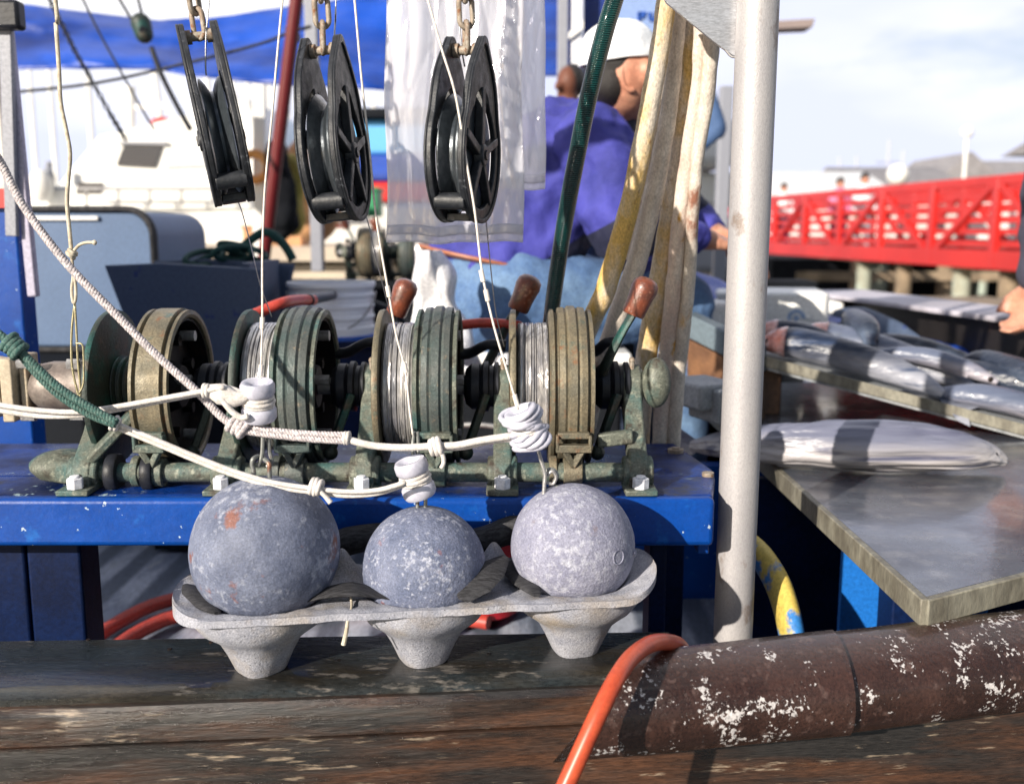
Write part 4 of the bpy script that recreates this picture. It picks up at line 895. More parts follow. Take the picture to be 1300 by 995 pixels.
g = G(); pr = [(.001, .094), (.03, .092), (.058, .081), (.080, .060), (.091, .034), (.095, .012), (.096, 0), (.090, 0), (.089, .01), (.083, .03), (.001, .076)]
ax = Vector((-.12, -.05, 1)).normalized(); g.lathe(pr, hd+up*.020-f*.014, ax, 40)
cp = mk('cap', g, m_cap, man, ang=50)
tx_ = bpy.data.textures.new('cap_dents', 'CLOUDS'); tx_.noise_scale = .06; sb_ = cp.modifiers.new('sub', 'SUBSURF'); sb_.levels = 1; sb_.render_levels = 1; dp_ = cp.modifiers.new('dents', 'DISPLACE'); dp_.texture = tx_; dp_.strength = .014; dp_.texture_coords = 'LOCAL'
g = G(); g.grid(lambda u, v: hd+up*(.028-.012*math.cos((u-.5)*2.6)*v)+f*(math.cos((u-.5)*2.6)*(.098+.07*v)-.0)+rt*(math.sin((u-.5)*2.6)*(.098+.0*v)), 20, 6, lambda u, v: hd+up*(.024-.012*math.cos((u-.5)*2.6)*v)+f*(math.cos((u-.5)*2.6)*(.098+.07*v))+rt*(math.sin((u-.5)*2.6)*(.098)))
mk('brim', g, m_cap, cp, ang=60)
for s in (1, -1):
    g = G(); g.ball(hd+f*.088+rt*.03*s+up*.002, (.011, .011, .009), 12, 8); mk('eye', g, m_whiteplas, man)
for a in (anR, anL):
    g = G(); g.cap(a+up*.04, a-up*.01, .058, .055); g.cap(a-up*.035, a-up*.035+f*.17, .045, .042); remesh(mk('boot', g, m_blackplastic, man), .009, 4)

hat = thing('hatch_box', 'low dark hatch box the seated man sits on', 'hatch', R(.1, 2.6, -.78))
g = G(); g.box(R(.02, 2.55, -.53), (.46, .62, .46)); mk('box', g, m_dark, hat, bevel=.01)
g = G(); g.box(R(.02, 2.55, -.29), (.50, .66, .03)); mk('lid', g, m_white, hat, bevel=.008)

# white plastic sack in front of the seated man
g = G(); g.grid(lambda u, v: P(526+u*(34+62*v)-v*8, 318+v*150, 2.0)+Vector((.03*noise.noise(Vector((u*3, v*3, 5))), .05*noise.noise(Vector((u*3, v*3, 1)))-.05*math.sin(PI*u), 0)), 24, 30, lambda u, v: P(526+u*(34+62*v)-8*v, 318+v*150, 2.0)+Vector((.03*noise.noise(Vector((u*3, v*3, 5))), .05*noise.noise(Vector((u*3, v*3, 1)))+.05*math.sin(PI*u)+.01, 0)))
mk('plastic_sack', g, m_bag2, label='crumpled white plastic sack standing beside the seated man behind the third reel', cat='sack', ang=60)
g = G(); g.grid(lambda u, v: P(570+u*75, 455+v*45+10*math.sin(u*4), 1.75)+Vector((0, .04*noise.noise(Vector((u*4, v*3, 8))), 0)), 24, 12, lambda u, v: P(570+u*75, 455+v*45+10*math.sin(u*4), 1.78)+Vector((0, .04*noise.noise(Vector((u*4, v*3, 8))), 0)))
mk('plastic_sheet', g, m_bag2, label='loose white plastic sheet showing between the third and fourth reels', cat='sheet', ang=60)
# red basket, seen between the reels
t = thing('red_basket', 'red plastic basket on the deck, glimpsed between the third and fourth reels', 'basket', P(590, 585, 1.9))
g = G(); c = P(600, 585, 1.95); g.lathe([(.09, -.30), (.10, -.30), (.125, 0), (.13, .0), (.13, .012), (.120, .012), (.095, -.28)], c, (0, 0, 1), 32); mk('basket_body', g, M('red_plastic', (.40, .008, .02), rough=.35), t)
g = G(); g.tube([c+Vector((.128*math.cos(a), .02, .01+.06*math.sin(a))) for a in [PI*i/12 for i in range(13)]], .005, 8); mk('handle', g, m_steel, t)

# white bucket on a box
t = thing('white_bucket', 'ribbed white bucket with blue band standing behind the second and third reels', 'bucket', P(425, 480, 2.5))
c = P(424, 480, 2.55); k = .135/.138
pr = [(.001, 0), (.098, 0), (.104, .004)]
for i in range(4): z = .13+i*.028; pr += [(.104, z-.004) if i else (.102, .10), (.108, z), (.108, z+.006), (.1045, z+.009)]
pr += [(.109, .236), (.112, .238), (.112, .248), (.104, .248), (.100, .02), (.001, .015)]
g = G(); g.lathe(pr, c, (0, 0, 1), 48); mk('bucket_body', g, M('bucket_plastic', (.82, .83, .86), rough=.45, mot=(200, .05)), t)
g = G(); g.lathe([(.1035, .066), (.1085, .067), (.1095, .116), (.1055, .117)], c, (0, 0, 1), 48, closed=True); mk('label_band', g, M('blue_label', (.02, .10, .45), rough=.4), t)
g = G(); g.tube([c+Vector((.113*math.cos(a), -.113*abs(math.sin(a))*.9, .225-.10*abs(math.sin(a)))) for a in [PI*i/14 for i in range(15)]], .0022, 6); mk('handle', g, m_steel, t)
g = G(); g.box(R(-.45, 2.7, -.53), (.75, .5, .50)); g.box(R(-.45, 2.7, -.285), (.78, .53, .02)); mk('deck_box', g, m_navy, label='dark navy deck box under the white bucket', cat='box', bevel=.006)

# tote with rubber rim (left), slate panel in front of it, dark locker beneath
t = thing('fish_tote', 'blue-grey fish tote with thick black rubber rim behind the slanting braided rope', 'tote', P(100, 445, 2.8))
def rrect(x0, x1, z0, z1, r, n=8):
    pts = []
    for cx, cz, a0 in ((x1-r, z1-r, 0), (x0+r, z1-r, PI/2), (x0+r, z0+r, PI), (x1-r, z0+r, 3*PI/2)):
        for i in range(n+1): a = a0+PI/2*i/n; pts.append((cx+r*math.cos(a), cz+r*math.sin(a)))
    return pts
x0, z1 = P(-30, 268, 2.8).x, P(0, 268, 2.8).z; x1, z0 = P(200, 440, 2.8).x, P(0, 440, 2.8).z
g = G(); g.prism(rrect(x0, x1, z0, z1, .07), (0, 2.8, 0), (1, 0, 0), (0, 0, 1), (0, .5, 0)); mk('tote_body', g, m_tote, t, bevel=.006)
g = G(); g.ring(rrect(x0-.014, x1+.014, z0-.014, z1+.014, .08), rrect(x0+.001, x1-.001, z0+.001, z1-.001, .069), (0, 2.785, 0), (1, 0, 0), (0, 0, 1), (0, .03, 0)); mk('rubber_rim', g, m_rubber, t, bevel=.004)
g = G(); g.box(((x0+x1)/2-.05, 2.794, z1-.020), (x1-x0-.18, .010, .012)); mk('trim_strip', g, m_white, t, bevel=.003)
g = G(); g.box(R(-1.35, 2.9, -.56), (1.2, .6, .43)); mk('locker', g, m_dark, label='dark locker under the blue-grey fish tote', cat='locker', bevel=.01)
q = [P(132, 337, 2.3), P(205, 334, 2.3), P(335, 342, 2.3), P(322, 400, 2.3), P(305, 470, 2.3), P(240, 490, 2.3), P(200, 470, 2.3), P(162, 415, 2.3)]
t = thing('chute', 'slate-blue plywood chute with blue paint dabs behind the first and second reels', 'chute', P(230, 490, 2.3))
g = G(); g.prism([(a.x, a.z) for a in q], (0, 2.3, 0), (1, 0, 0), (0, 0, 1), (0, .02, 0)); mk('side_panel', g, m_skiff, t, bevel=.003)
g = G(); g.prism([(a.x, a.z) for a in q], (0, 2.62, 0), (1, 0, 0), (0, 0, 1), (0, .02, 0)); mk('side_panel', g, m_skiff, t, bevel=.003)
g = G(); a, b = q[5], q[3]; g.box(((q[0].x+q[3].x)/2+.04, 2.47, q[4].z+.01), (.28, .30, .02)); g.box((q[3].x-.02, 2.47, (q[2].z+q[4].z)/2), (.02, .30, .26)); mk('floor', g, m_skiff, t)
g = G(); g.box(R(-.72, 2.47, -.60), (.30, .28, .34)); mk('chute_stand', g, m_dark, t)
# green rope heap on the chute
g = G()
for k in range(5):
    c = P(262+k*12, 328-k*2, 2.62+.03*(k % 3)); r = .032+.008*(k % 3)
    g.tube([c+Vector((r*1.3*math.cos(a), .05*math.sin(a*1.3), r*.6*math.sin(a+k))) for a in [2*PI*i/12 for i in range(12)]], .008, 8, closed=True)
g.tube([P(300, 320, 2.7), P(325, 300, 2.7), P(340, 295, 2.7), P(360, 310, 2.7), P(372, 330, 2.7)], .012, 8)
mk('rope_coil', g, M('green_net_rope', (.004, .04, .035), (.008, .07, .055), 9, rough=.8), label='heap of dark green rope on the slate-blue chute', cat='rope', ang=80)

# blue cabin side at far left with white and red trim
t = thing('cabin', 'blue cabin side with red stripe and pale edge strip at the left edge', 'cabin', R(-1.4, 1.9, -.78))
xe = P(38, 240, 1.72).x
z_ = P(30, 252, 1.72).z; zl = R(0, 0, -.78).z
g = G(); g.box((xe-.50, 1.75, (z_+zl)/2), (.94, .05, z_-zl-.001)); mk('wall', g, m_blue, t, bevel=.004)
g = G(); g.box((xe-.506, 1.75, z_+.45), (.93, .048, .898)); mk('upper_wall', g, m_wall, t, bevel=.004)
g = G(); g.box((xe-.50, 1.716, z_), (.945, .010, .032)); mk('stripe', g, m_red, t)
g = G(); g.box((xe-.013, 1.714, P(30, 60, 1.72).z), (.017, .016, P(0, -220, 1.72).z-P(0, 430, 1.72).z), Matrix.Rotation(rad(-1.2), 3, 'Y')); mk('edge_trim', g, M('mauve_trim', (.36, .34, .44), rough=.5), t, bevel=.003)
g = G(); g.beam(P(6, -30, 1.70), P(16, 300, 1.70), .012, .02); mk('grey_rod', g, m_grey, t, bevel=.002)
g = G(); g.box(P(5, 20, 1.69), (.06, .03, .045)); mk('lamp_bracket', g, m_blackplastic, t, bevel=.006)

# ================================================================= RIGHT SIDE: TABLE, FISH, BOARD
ZT = -.400
tb = thing('cutting_table', 'wet grey plywood cutting table at the right, with a corner towards the viewer', 'table', R(.8, 1.5, -.78))
pl = [(.455, 1.045), (.62, 1.135), (1.75, 1.75), (1.75, 2.6), (.452, 2.6)]
g = G(); g.prism(pl, R(0, 0, ZT-.024), (1, 0, 0), (0, 1, 0), (0, 0, .024)); mk('table_top', g, m_table, tb, bevel=.002)
g = G(); g.beam(R(.451, 1.035, ZT-.014), R(.448, 2.6, ZT-.014), .010, .031); g.beam(R(.452, 1.037, ZT-.014), R(1.75, 1.744, ZT-.014), .010, .0305); mk('edge_band', g, m_tabedge, tb, bevel=.0015)
for x, y in ((.60, 1.45), (.60, 2.45), (1.5, 2.45), (1.4, 1.9)):
    g = G(); g.box(R(x, y, -.60), (.06, .06, .36)); mk('leg', g, m_navy, tb, bevel=.003)
g = G(); g.prism([(0, 0), (.30, 0), (.30, -.02), (.16, -.34), (0, -.34)], R(.52, 1.50, ZT-.026), (1, 0, 0), (0, 0, 1), (0, .012, 0)); mk('gusset', g, M('bright_blue_board', (.012, .14, .50), rough=.4), tb)
g = G(); g.box(R(.9, 1.70, -.60), (1.0, .02, .34)); mk('apron', g, m_navy, tb)
g = G(); g.tube([P(948, 690, 1.45), P(970, 712, 1.38), P(990, 748, 1.33), P(1004, 800, 1.28), P(1008, 850, 1.26)], [.022, .024, .026, .026, .026], 14, ell=(1, .6)); mk('painted_fender', g, M('yellow_blue_flaking_paint', (.50, .38, .08), (.02, .16, .45), 9, (.48, .52), c3=(.3, .3, .28), s3=14, t3=(.6, .64), rough=.6), label='curved fender painted yellow and blue, at the foot of the steel pole', cat='fender', ang=80)
# blue hull of the neighbouring skiff in shade below the table
g = G(); g.box(R(.62, 2.05, -.66), (1.4, .04, .34)); mk('blue_bulkhead', g, m_blue, label='dark blue bulkhead below the cutting table', cat='bulkhead')

def fishskin(name, back, belly, spot, red=None):
    m = bpy.data.materials.new(name); m.use_nodes = True; t = m.node_tree; n = t.nodes; l = t.links.new; b = n['Principled BSDF']
    b.inputs['Roughness'].default_value = .38; b.inputs['Coat Weight'].default_value = .08
    tc = n.new('ShaderNodeTexCoord'); sp = n.new('ShaderNodeSeparateXYZ'); l(tc.outputs['Generated'], sp.inputs[0])
    nz = n.new('ShaderNodeTexNoise'); nz.inputs['Scale'].default_value = 34; nz.inputs['Detail'].default_value = 8
    mp = n.new('ShaderNodeMapping'); mp.inputs['Scale'].default_value = (.10, 1.3, 2.0); l(tc.outputs['Object'], mp.inputs[0]); l(mp.outputs[0], nz.inputs['Vector'])
    ad = n.new('ShaderNodeMath'); ad.operation = 'MULTIPLY_ADD'; ad.inputs[1].default_value = .28; l(nz.outputs[0], ad.inputs[0]); l(sp.outputs['Z'], ad.inputs[2])
    cr = n.new('ShaderNodeValToRGB'); e = cr.color_ramp.elements; e[0].position = .50; e[0].color = (*belly, 1); e[1].position = .86; e[1].color = (*back, 1)
    l(ad.outputs[0], cr.inputs[0]); col = cr.outputs[0]
    n2 = n.new('ShaderNodeTexNoise'); n2.inputs['Scale'].default_value = 22; n2.inputs['Detail'].default_value = 6; mr = n.new('ShaderNodeMapRange'); mr.inputs[1].default_value = .56; mr.inputs[2].default_value = .68; l(mp.outputs[0], n2.inputs['Vector']); l(n2.outputs[0], mr.inputs[0])
    mx = n.new('ShaderNodeMix'); mx.data_type = 'RGBA'; l(mr.outputs[0], mx.inputs[0]); l(col, mx.inputs[6]); mx.inputs[7].default_value = (*spot, 1); l(mx.outputs[2], b.inputs['Base Color'])
    bp = n.new('ShaderNodeBump'); bp.inputs['Distance'].default_value = .0035; n3 = n.new('ShaderNodeTexNoise'); n3.inputs['Scale'].default_value = 60; l(mp.outputs[0], n3.inputs['Vector']); l(n3.outputs[0], bp.inputs['Height']); l(bp.outputs[0], b.inputs['Normal'])
    return m
fs1 = fishskin('pale_dry_fish_skin', (.14, .15, .21), (.40, .38, .39), (.09, .095, .15))
fs2 = fishskin('silver_fish_skin', (.008, .016, .040), (.30, .31, .36), (.035, .055, .11))
fs3 = fishskin('pale_belly_skin', (.10, .12, .18), (.34, .32, .36), (.08, .10, .15))
fs4 = fishskin('dark_fish_skin', (.015, .022, .04), (.10, .13, .19), (.03, .04, .07))
m_gill = M('pink_cut_head', (.62, .36, .34), (.50, .14, .08), 16, (.45, .6), c3=(.75, .6, .6), s3=30, t3=(.55, .65), rough=.25, coat=.5)
def fish(label, spine, hw, hh, mat, head=None, wr=0, tail=True):
    """spine nose to tail; hw/hh half width/height lists"""
    t = thing('fish', label, 'fish', spine[len(spine)//2]-Vector((0, 0, max(hh))), 'fish laid out for sale')
    n = len(spine); c, _ = catmull([Vector(p) for p in spine], [0]*n, 10); W_, _2 = catmull([Vector((hw[i], hh[i], 0)) for i in range(n)], [0]*n, 10)
    g = G(); vs = []; fs = []; K = 56; m_ = len(c)
    for i, p in enumerate(c):
        tt = (c[min(i+1, m_-1)]-c[max(i-1, 0)]).normalized(); s = Vector((0, 0, 1)).cross(tt).normalized(); u = tt.cross(s)
        for k in range(K):
            a = 2*PI*k/K; r1 = W_[i].x; r2 = W_[i].y; w = 1+wr*(noise.noise(Vector((i*.05, math.cos(a)*5, math.sin(a)*5)))+.4*noise.noise(Vector((i*.16, math.cos(a)*9, math.sin(a)*9))))
            if wr: w -= .10*max(0, 1-abs(noise.noise(Vector((i*.035, math.cos(a)*2.6+5, math.sin(a)*2.6))))*7)
            sa = math.sin(a); ca = math.cos(a)
            vs.append(p+s*ca*abs(ca)**-.0*r1*w+u*sa*r2*w*(1 if sa > 0 else .85))
    for i in range(m_-1):
        for k in range(K): fs.append((i*K+k, i*K+(k+1) % K, (i+1)*K+(k+1) % K, (i+1)*K+k))
    fs.append(tuple(reversed(range(K)))); fs.append(tuple((m_-1)*K+k for k in range(K)))
    g.add(vs, fs); mk('fish_body', g, mat, t, ang=180)
    d = (c[0]-c[6]).normalized(); s = Vector((0, 0, 1)).cross(d).normalized(); 
    if s.y > 0: s = -s
    j = int(m_*(.15 if wr else .09)); g = G(); e = c[j]+s*W_[j].x*.85+Vector((0, 0, W_[j].y*.35)); g.ball(e, (.006, .004, .006), 14, 10); mk('eye', g, m_inner, t)
    if tail:
        td = (c[-1]-c[-5]).normalized(); e = c[-1]; h_ = max(hh)*1.0; ly = Vector((0, 0, 1)).cross(td).normalized()
        lift = Vector((0, 0, 1)) if wr else (Vector((0, 0, .5))+ly*.8).normalized()
        g = G(); pl_ = [(-.01, -hh[-1]*.8), (.05, -h_), (.075, -h_*.9), (.055, 0), (.075, h_*.9), (.05, h_), (-.01, hh[-1]*.8)]
        g.prism(pl_, e-s*.001, td, lift, s*.003); mk('tail_fin', g, mat, t)
    j = int(m_*.24); g = G(); b = c[j]+s*W_[j].x*.8; td = (c[j+4]-c[j]).normalized()
    g.prism([(0, .006), (.05, -.002), (.055, -.012), (.01, -.012)], b, td, Vector((0, 0, 1)), s*.003); mk('pectoral_fin', g, mat, t)
    if head:
        i0 = int(m_*head); g = G(); sub_ = []
        vs = []; fs = []
        for i in range(0, i0):
            for k in range(K):
                q = g_v = None
                p = c[i]; tt = (c[min(i+1, m_-1)]-c[max(i-1, 0)]).normalized(); s2 = Vector((0, 0, 1)).cross(tt).normalized(); u = tt.cross(s2); a = 2*PI*k/K; x_ = 1.06
                vs.append(p+s2*math.cos(a)*W_[i].x*x_+u*math.sin(a)*W_[i].y*x_*(1 if math.sin(a) > 0 else .85))
        for i in range(i0-1):
            for k in range(K): fs.append((i*K+k, i*K+(k+1) % K, (i+1)*K+(k+1) % K, (i+1)*K+k))
        fs.append(tuple(reversed(range(K)))); fs.append(tuple((i0-1)*K+k for k in range(K)))
        g.add(vs, fs); mk('gill_cover', g, m_gill, t, ang=180)
    return t
# big pale fish on the table (nose to the right)
zc = ZT+.042
fish('large pale dried-looking fish lying alone on the wet cutting table, nose to the right', [PZ(1276, 586, ZT+.017), PZ(1256, 580, ZT+.025), PZ(1212, 574, ZT+.036), PZ(1150, 568, zc), PZ(1060, 566, zc), PZ(985, 566, ZT+.036), PZ(925, 566, ZT+.028), PZ(880, 566, ZT+.016)],
     [.008, .024, .038, .050, .052, .044, .030, .012], [.008, .021, .035, .043, .043, .036, .026, .012], fs1, wr=.17)

# tilted board with fish
BA, BB = P(950, 450, 2.12), P(1380, 563, 1.82)
bd = (BB-BA); BK = Vector((.30, .62, .030))
brd = thing('tilted_board', 'long grey board sloping down to the right, propped over the table and carrying fish', 'board', BA)
g = G(); nrm = bd.cross(BK).normalized()
g.add([BA, BB, BB+BK, BA+BK]+[p-nrm*.022 for p in (BA, BB, BB+BK, BA+BK)], [(0, 1, 2, 3), (7, 6, 5, 4), (0, 4, 5, 1), (1, 5, 6, 2), (2, 6, 7, 3), (3, 7, 4, 0)]); mk('board', g, m_board, brd)
g = G(); g.add([BA-nrm*-.006+Vector((0, -.008, 0)), BB+nrm*.006+Vector((0, -.008, 0)), BB+nrm*.006, BA+nrm*.006]+[p-nrm*.022 for p in (BA+nrm*.006+Vector((0, -.008, 0)), BB+nrm*.006+Vector((0, -.008, 0)), BB+nrm*.006, BA+nrm*.006)], [(0, 1, 2, 3), (7, 6, 5, 4), (0, 4, 5, 1), (1, 5, 6, 2), (2, 6, 7, 3), (3, 7, 4, 0)]); mk('front_lip', g, m_tabedge, brd, bevel=.001)
for x, y, z, h in ((.56, 2.16, -.345, .11), (.60, 2.30, -.335, .13)): g = G(); g.box(R(x, y, z), (.05, .04, h)); mk('prop', g, m_brownwood, brd, bevel=.002)
def onb(a, b, h): return BA+bd*a+BK*b+nrm*h*(1 if nrm.z > 0 else -1)
fish('silver-blue fish at the front of the tilted board, its pink gill cover to the left', [onb(.02, .06, .02), onb(.10, .07, .035), onb(.22, .08, .038), onb(.38, .07, .036), onb(.52, .06, .026), onb(.60, .04, .014)], [.012, .036, .038, .034, .024, .008], [.012, .034, .036, .034, .024, .012], fs2, head=.22)
fish('smooth grey fish at the lower right end of the tilted board, tapering to the right', [onb(1.05, .05, .008), onb(.95, .07, .018), onb(.82, .08, .028), onb(.70, .07, .026), onb(.60, .06, .014), onb(.56, .05, .008)], [.005, .020, .034, .032, .018, .006], [.004, .016, .026, .026, .016, .006], fs3)
fish('long dark-backed fish behind the smooth grey fish on the tilted board', [onb(1.25, .30, .02), onb(1.05, .30, .040), onb(.85, .30, .045), onb(.65, .32, .038), onb(.50, .34, .028), onb(.42, .35, .02)], [.01, .036, .040, .034, .024, .01], [.01, .030, .033, .028, .020, .010], fs4)
fish('pale fish with a pink cut head in the second row, behind the silver-blue fish', [onb(.10, .36, .02), onb(.16, .37, .032), onb(.30, .38, .034), onb(.45, .38, .030), onb(.60, .36, .022), onb(.68, .34, .014)], [.012, .034, .038, .032, .022, .008], [.012, .03, .034, .030, .022, .012], fs3, head=.26)
fish('narrow silver fish tucked between the first and second rows on the tilted board', [onb(.28, .24, .02), onb(.36, .25, .028), onb(.48, .26, .03), onb(.60, .25, .026), onb(.70, .24, .016)], [.01, .024, .027, .02, .006], [.01, .024, .026, .02, .008], fs2)

fish('dark steel-blue fish lying third in the pile, upper middle of the tilted board', [onb(.30, .52, .02), onb(.38, .53, .032), onb(.52, .54, .034), onb(.66, .53, .028), onb(.78, .50, .016)], [.01, .026, .030, .022, .007], [.01, .026, .030, .022, .008], fs4)
fish('small silver fish at the upper left of the tilted board, near the foam box', [onb(-.04, .30, .02), onb(.03, .31, .030), onb(.14, .32, .030), onb(.24, .32, .022), onb(.32, .30, .012)], [.01, .024, .026, .018, .006], [.01, .024, .027, .018, .008], fs2, head=.25)
fish('slim silver fish crossing over the tail of the silver-blue one on the tilted board', [onb(.74, .16, .05), onb(.66, .18, .058), onb(.54, .20, .062), onb(.44, .20, .055), onb(.36, .18, .045)], [.006, .018, .022, .017, .006], [.006, .018, .021, .016, .007], fs3)
for lb, a, b, c, d, h, mt in (('dark fish lying crosswise over the pale pink-headed one on the tilted board', .34, .30, .20, .62, .07, fs4), ('deep blue-backed fish at the back right of the pile on the tilted board', .98, .55, .62, .62, .03, fs2), ('grey fish angled across the middle right of the tilted board', .92, .22, .62, .42, .065, fs4)):
    fish(lb, [onb(a+(c-a)*t, b+(d-b)*t, h*(.6 if t in (0, 1) else 1)) for t in (0, .2, .5, .8, 1)], [.01, .027, .033, .022, .007], [.01, .025, .030, .020, .008], mt)
# left bulwark board with brown planks
g = G(); g.add([P(872, 398, 2.25), P(964, 442, 2.06), P(964, 476, 2.06), P(872, 428, 2.25)]+[p+Vector((.03, .06, 0)) for p in (P(872, 398, 2.25), P(964, 442, 2.06), P(964, 476, 2.06), P(872, 428, 2.25))], [(0, 3, 2, 1), (4, 5, 6, 7), (0, 1, 5, 4), (1, 2, 6, 5), (2, 3, 7, 6), (3, 0, 4, 7)]); mk('wash_board', g, M('grey_green_board', (.13, .17, .20), rough=.6), label='grey-green sloping wash board behind the steel pole', cat='board', bevel=.003)
g = G(); g.add([P(872, 430, 2.26), P(966, 478, 2.07), P(966, 540, 2.07), P(872, 500, 2.26)]+[p+Vector((.02, .04, 0)) for p in (P(872, 430, 2.26), P(966, 478, 2.07), P(966, 540, 2.07), P(872, 500, 2.26))], [(0, 3, 2, 1), (4, 5, 6, 7), (0, 1, 5, 4), (1, 2, 6, 5), (2, 3, 7, 6), (3, 0, 4, 7)]); mk('plank', g, m_brownwood, label='brown plank under the grey-green wash board, behind the steel pole', cat='plank', bevel=.003)
g = G(); g.box(P(892, 498, 1.75), (.09, .12, .045), Matrix.Rotation(.4, 3, 'Z')); g.box(P(905, 512, 1.72), (.04, .10, .06), Matrix.Rotation(.4, 3, 'Z')); mk('wood_block', g, m_board, label='weathered wood block between the hoses and the steel pole', cat='block', bevel=.006)
g = G(); g.prism([(0, 0), (.5, 0), (.42, .16), (.05, .18)], P(868, 372, 2.6), (1, 0, 0), (0, 0, 1), (0, .2, 0)); mk('foam_box', g, m_foam, label='white foam box behind the steel pole', cat='box', bevel=.006) if False else None
t = thing('fish_box', 'white foam box with round blue mark, just right of the steel pole', 'box', P(1000, 425, 2.75))
c = P(975, 398, 2.85); rz = Matrix.Rotation(-.18, 3, 'Z'); g = G(); g.box(c, (.30, .28, .135), rz); mk('box_body', g, m_foam, t, bevel=.008)
g = G(); cc = c+rz @ Vector((.065, -.1402, 0)); g.lathe([(.014, -.001), (.024, -.001), (.024, .0015), (.014, .0015)], cc, rz @ Vector((0, -1, 0)), 28, closed=True); g.lathe([(.001, -.001), (.008, -.001), (.008, .0014), (.001, .0014)], cc, rz @ Vector((0, -1, 0)), 16); mk('round_mark', g, M('pale_blue_print', (.30, .42, .62), rough=.6), t)
g = G(); g.box(P(1030, 398, 3.3), (.20, .30, .12), Matrix.Rotation(-.35, 3, 'Z') @ Matrix.Rotation(.12, 3, 'Y')); mk('foam_block', g, m_foam, label='bright white foam block at the left end of the black beam', cat='block', bevel=.012)
g = G(); g.box(P(898, 400, 2.5), (.13, .2, .07), Matrix.Rotation(.4, 3, 'Z')); mk('foam_block', g, m_foam, label='white foam block left of the steel pole, above the wash board', cat='block', bevel=.01)
# folded blue tarp strip on the far rim
g = G(); g.grid(lambda u, v: P(860+u*180, 338+u*58+v*(26+6*math.sin(u*9)), 3.0-.25*v)+Vector((0, 0, .02*noise.noise(Vector((u*7, v*4, 2))))), 40, 10, lambda u, v: P(860+u*180, 338+u*58+v*(26+6*math.sin(u*9)), 3.05-.25*v)-Vector((0, 0, .02))); mk('folded_tarp', g, m_tarp, label='folded blue tarp strip lying beyond the fish boxes', cat='tarp', ang=60)
# black beam with pale top and the blue sheet below it
t = thing('beam', 'heavy black and rust-brown beam sloping down to the right behind the fish', 'beam', P(1200, 430, 2.6))
a0, a1 = P(1080, 384, 3.25), P(1345, 424, 2.35)
g = G(); g.beam(a0-Vector((0, 0, .04)), a1-Vector((0, 0, .04)), .10, .12); mk('beam_body', g, m_blackwood, t, bevel=.008)
g = G(); g.beam(a0+Vector((-.02, .16, .025)), a1+Vector((0.0, .08, .028)), .24, .014); mk('pale_top', g, M('frosted_top', (.48, .46, .52), (.36, .34, .38), 4, rough=.7), t, bevel=.004)
g = G(); g.ball(P(1240, 408, 2.66), (.085, .03, .014), rot=Matrix.Rotation(-.6, 3, 'Z')); mk('dark_pad', g, m_inner, t)
g = G(); g.grid(lambda u, v: BA+Vector((.22, .60, .012))+bd*(u*1.6)+Vector((.03, .12, .045))*v, 30, 8, lambda u, v: BA+Vector((.22, .62, .0))+bd*(u*1.6)+Vector((.03, .12, .045))*v); mk('blue_sheet', g, m_tarp, label='blue sheet hanging between the black beam and the rows of fish', cat='sheet')
g = G(); g.tube([P(1060, 402, 2.9), P(1095, 408, 2.75), P(1140, 428, 2.6), P(1205, 462, 2.45)], [.02, .04, .04, .01], 12, ell=(1, .5)); mk('net_bundle', g, m_skiff, label='dark folded net bundle between the black beam and the fish', cat='net', ang=80)

# person at the right edge: sleeve and hand
t = thing('person', 'person at the right edge, only dark sleeve and lowered pale hand in view', 'person', R(1.55, 2.5, -.78))
sh = P(1362, 120, 2.3); el = P(1336, 300, 2.25); wr_ = P(1318, 352, 2.22)
g = G(); g.cap(sh, el, .05, .042); g.cap(el, wr_, .042, .030); hand(g, wr_, Vector((-.25, -.1, -1)), Vector((-.8, -.3, .2)))
cx = sh+Vector((.2, .02, 0)); g.cap(cx-up*.5, cx-up*.05, .13, .14); g.cap(cx, sh, .07, .06); g.cap(cx, cx+up*.13, .06, .055); g.ball(cx+up*.24, (.08, .095, .115)); g.cap(cx+up*.22-Vector((.07, .03, 0)), cx+up*.20-Vector((.10, .05, 0)), .012, .014)
g.cap(sh+Vector((.4, 0, 0)), cx, .06, .07); g.cap(sh+Vector((.4, 0, 0)), sh+Vector((.45, .05, -.32)), .05, .04); g.cap(sh+Vector((.45, .05, -.32)), sh+Vector((.40, -.1, -.55)), .04, .03)
for s in (-.09, .09):
    g.cap(cx+Vector((s, 0, -.5)), cx+Vector((s, 0, -.95)), .09, .06); g.cap(cx+Vector((s, 0, -.95)), Vector((cx.x+s, cx.y, H-.74)), .06, .045); 
remesh(mk('body', g, m_skin, t), .009, 3)
g = G(); g.cap(sh, el, .085, .070); g.cap(el, mixv(el, wr_, .9), .068, .048); g.cap(cx-up*.5, cx-up*.02, .17, .17); g.cap(cx, sh, .10, .085); g.cap(cx, sh+Vector((.4, 0, 0)), .10, .085); g.cap(sh+Vector((.4, 0, 0)), sh+Vector((.45, .05, -.32)), .08, .065); g.cap(sh+Vector((.45, .05, -.32)), sh+Vector((.41, -.08, -.52)), .065, .05)
remesh(mk('jacket', g, M('dark_slate_jacket', (.045, .045, .07), rough=.8), t), .012, 5, (.02, .08))
g = G()
for s in (-.09, .09): g.cap(cx+Vector((s, 0, -.5)), cx+Vector((s, 0, -.95)), .105, .08); g.cap(cx+Vector((s, 0, -.95)), Vector((cx.x+s, cx.y, H-.76)), .078, .065)
remesh(mk('trousers', g, m_navy, t), .012, 4)
g = G(); g.ball(cx+up*.275+Vector((0, .01, 0)), (.09, .105, .09)); remesh(mk('hair', g, m_hair, t), .008, 2)
g = G(); g.box(R(1.6, 3.4, -.80), (1.9, 3.6, .04)); mk('neighbour_deck', g, m_deck, kind='structure')

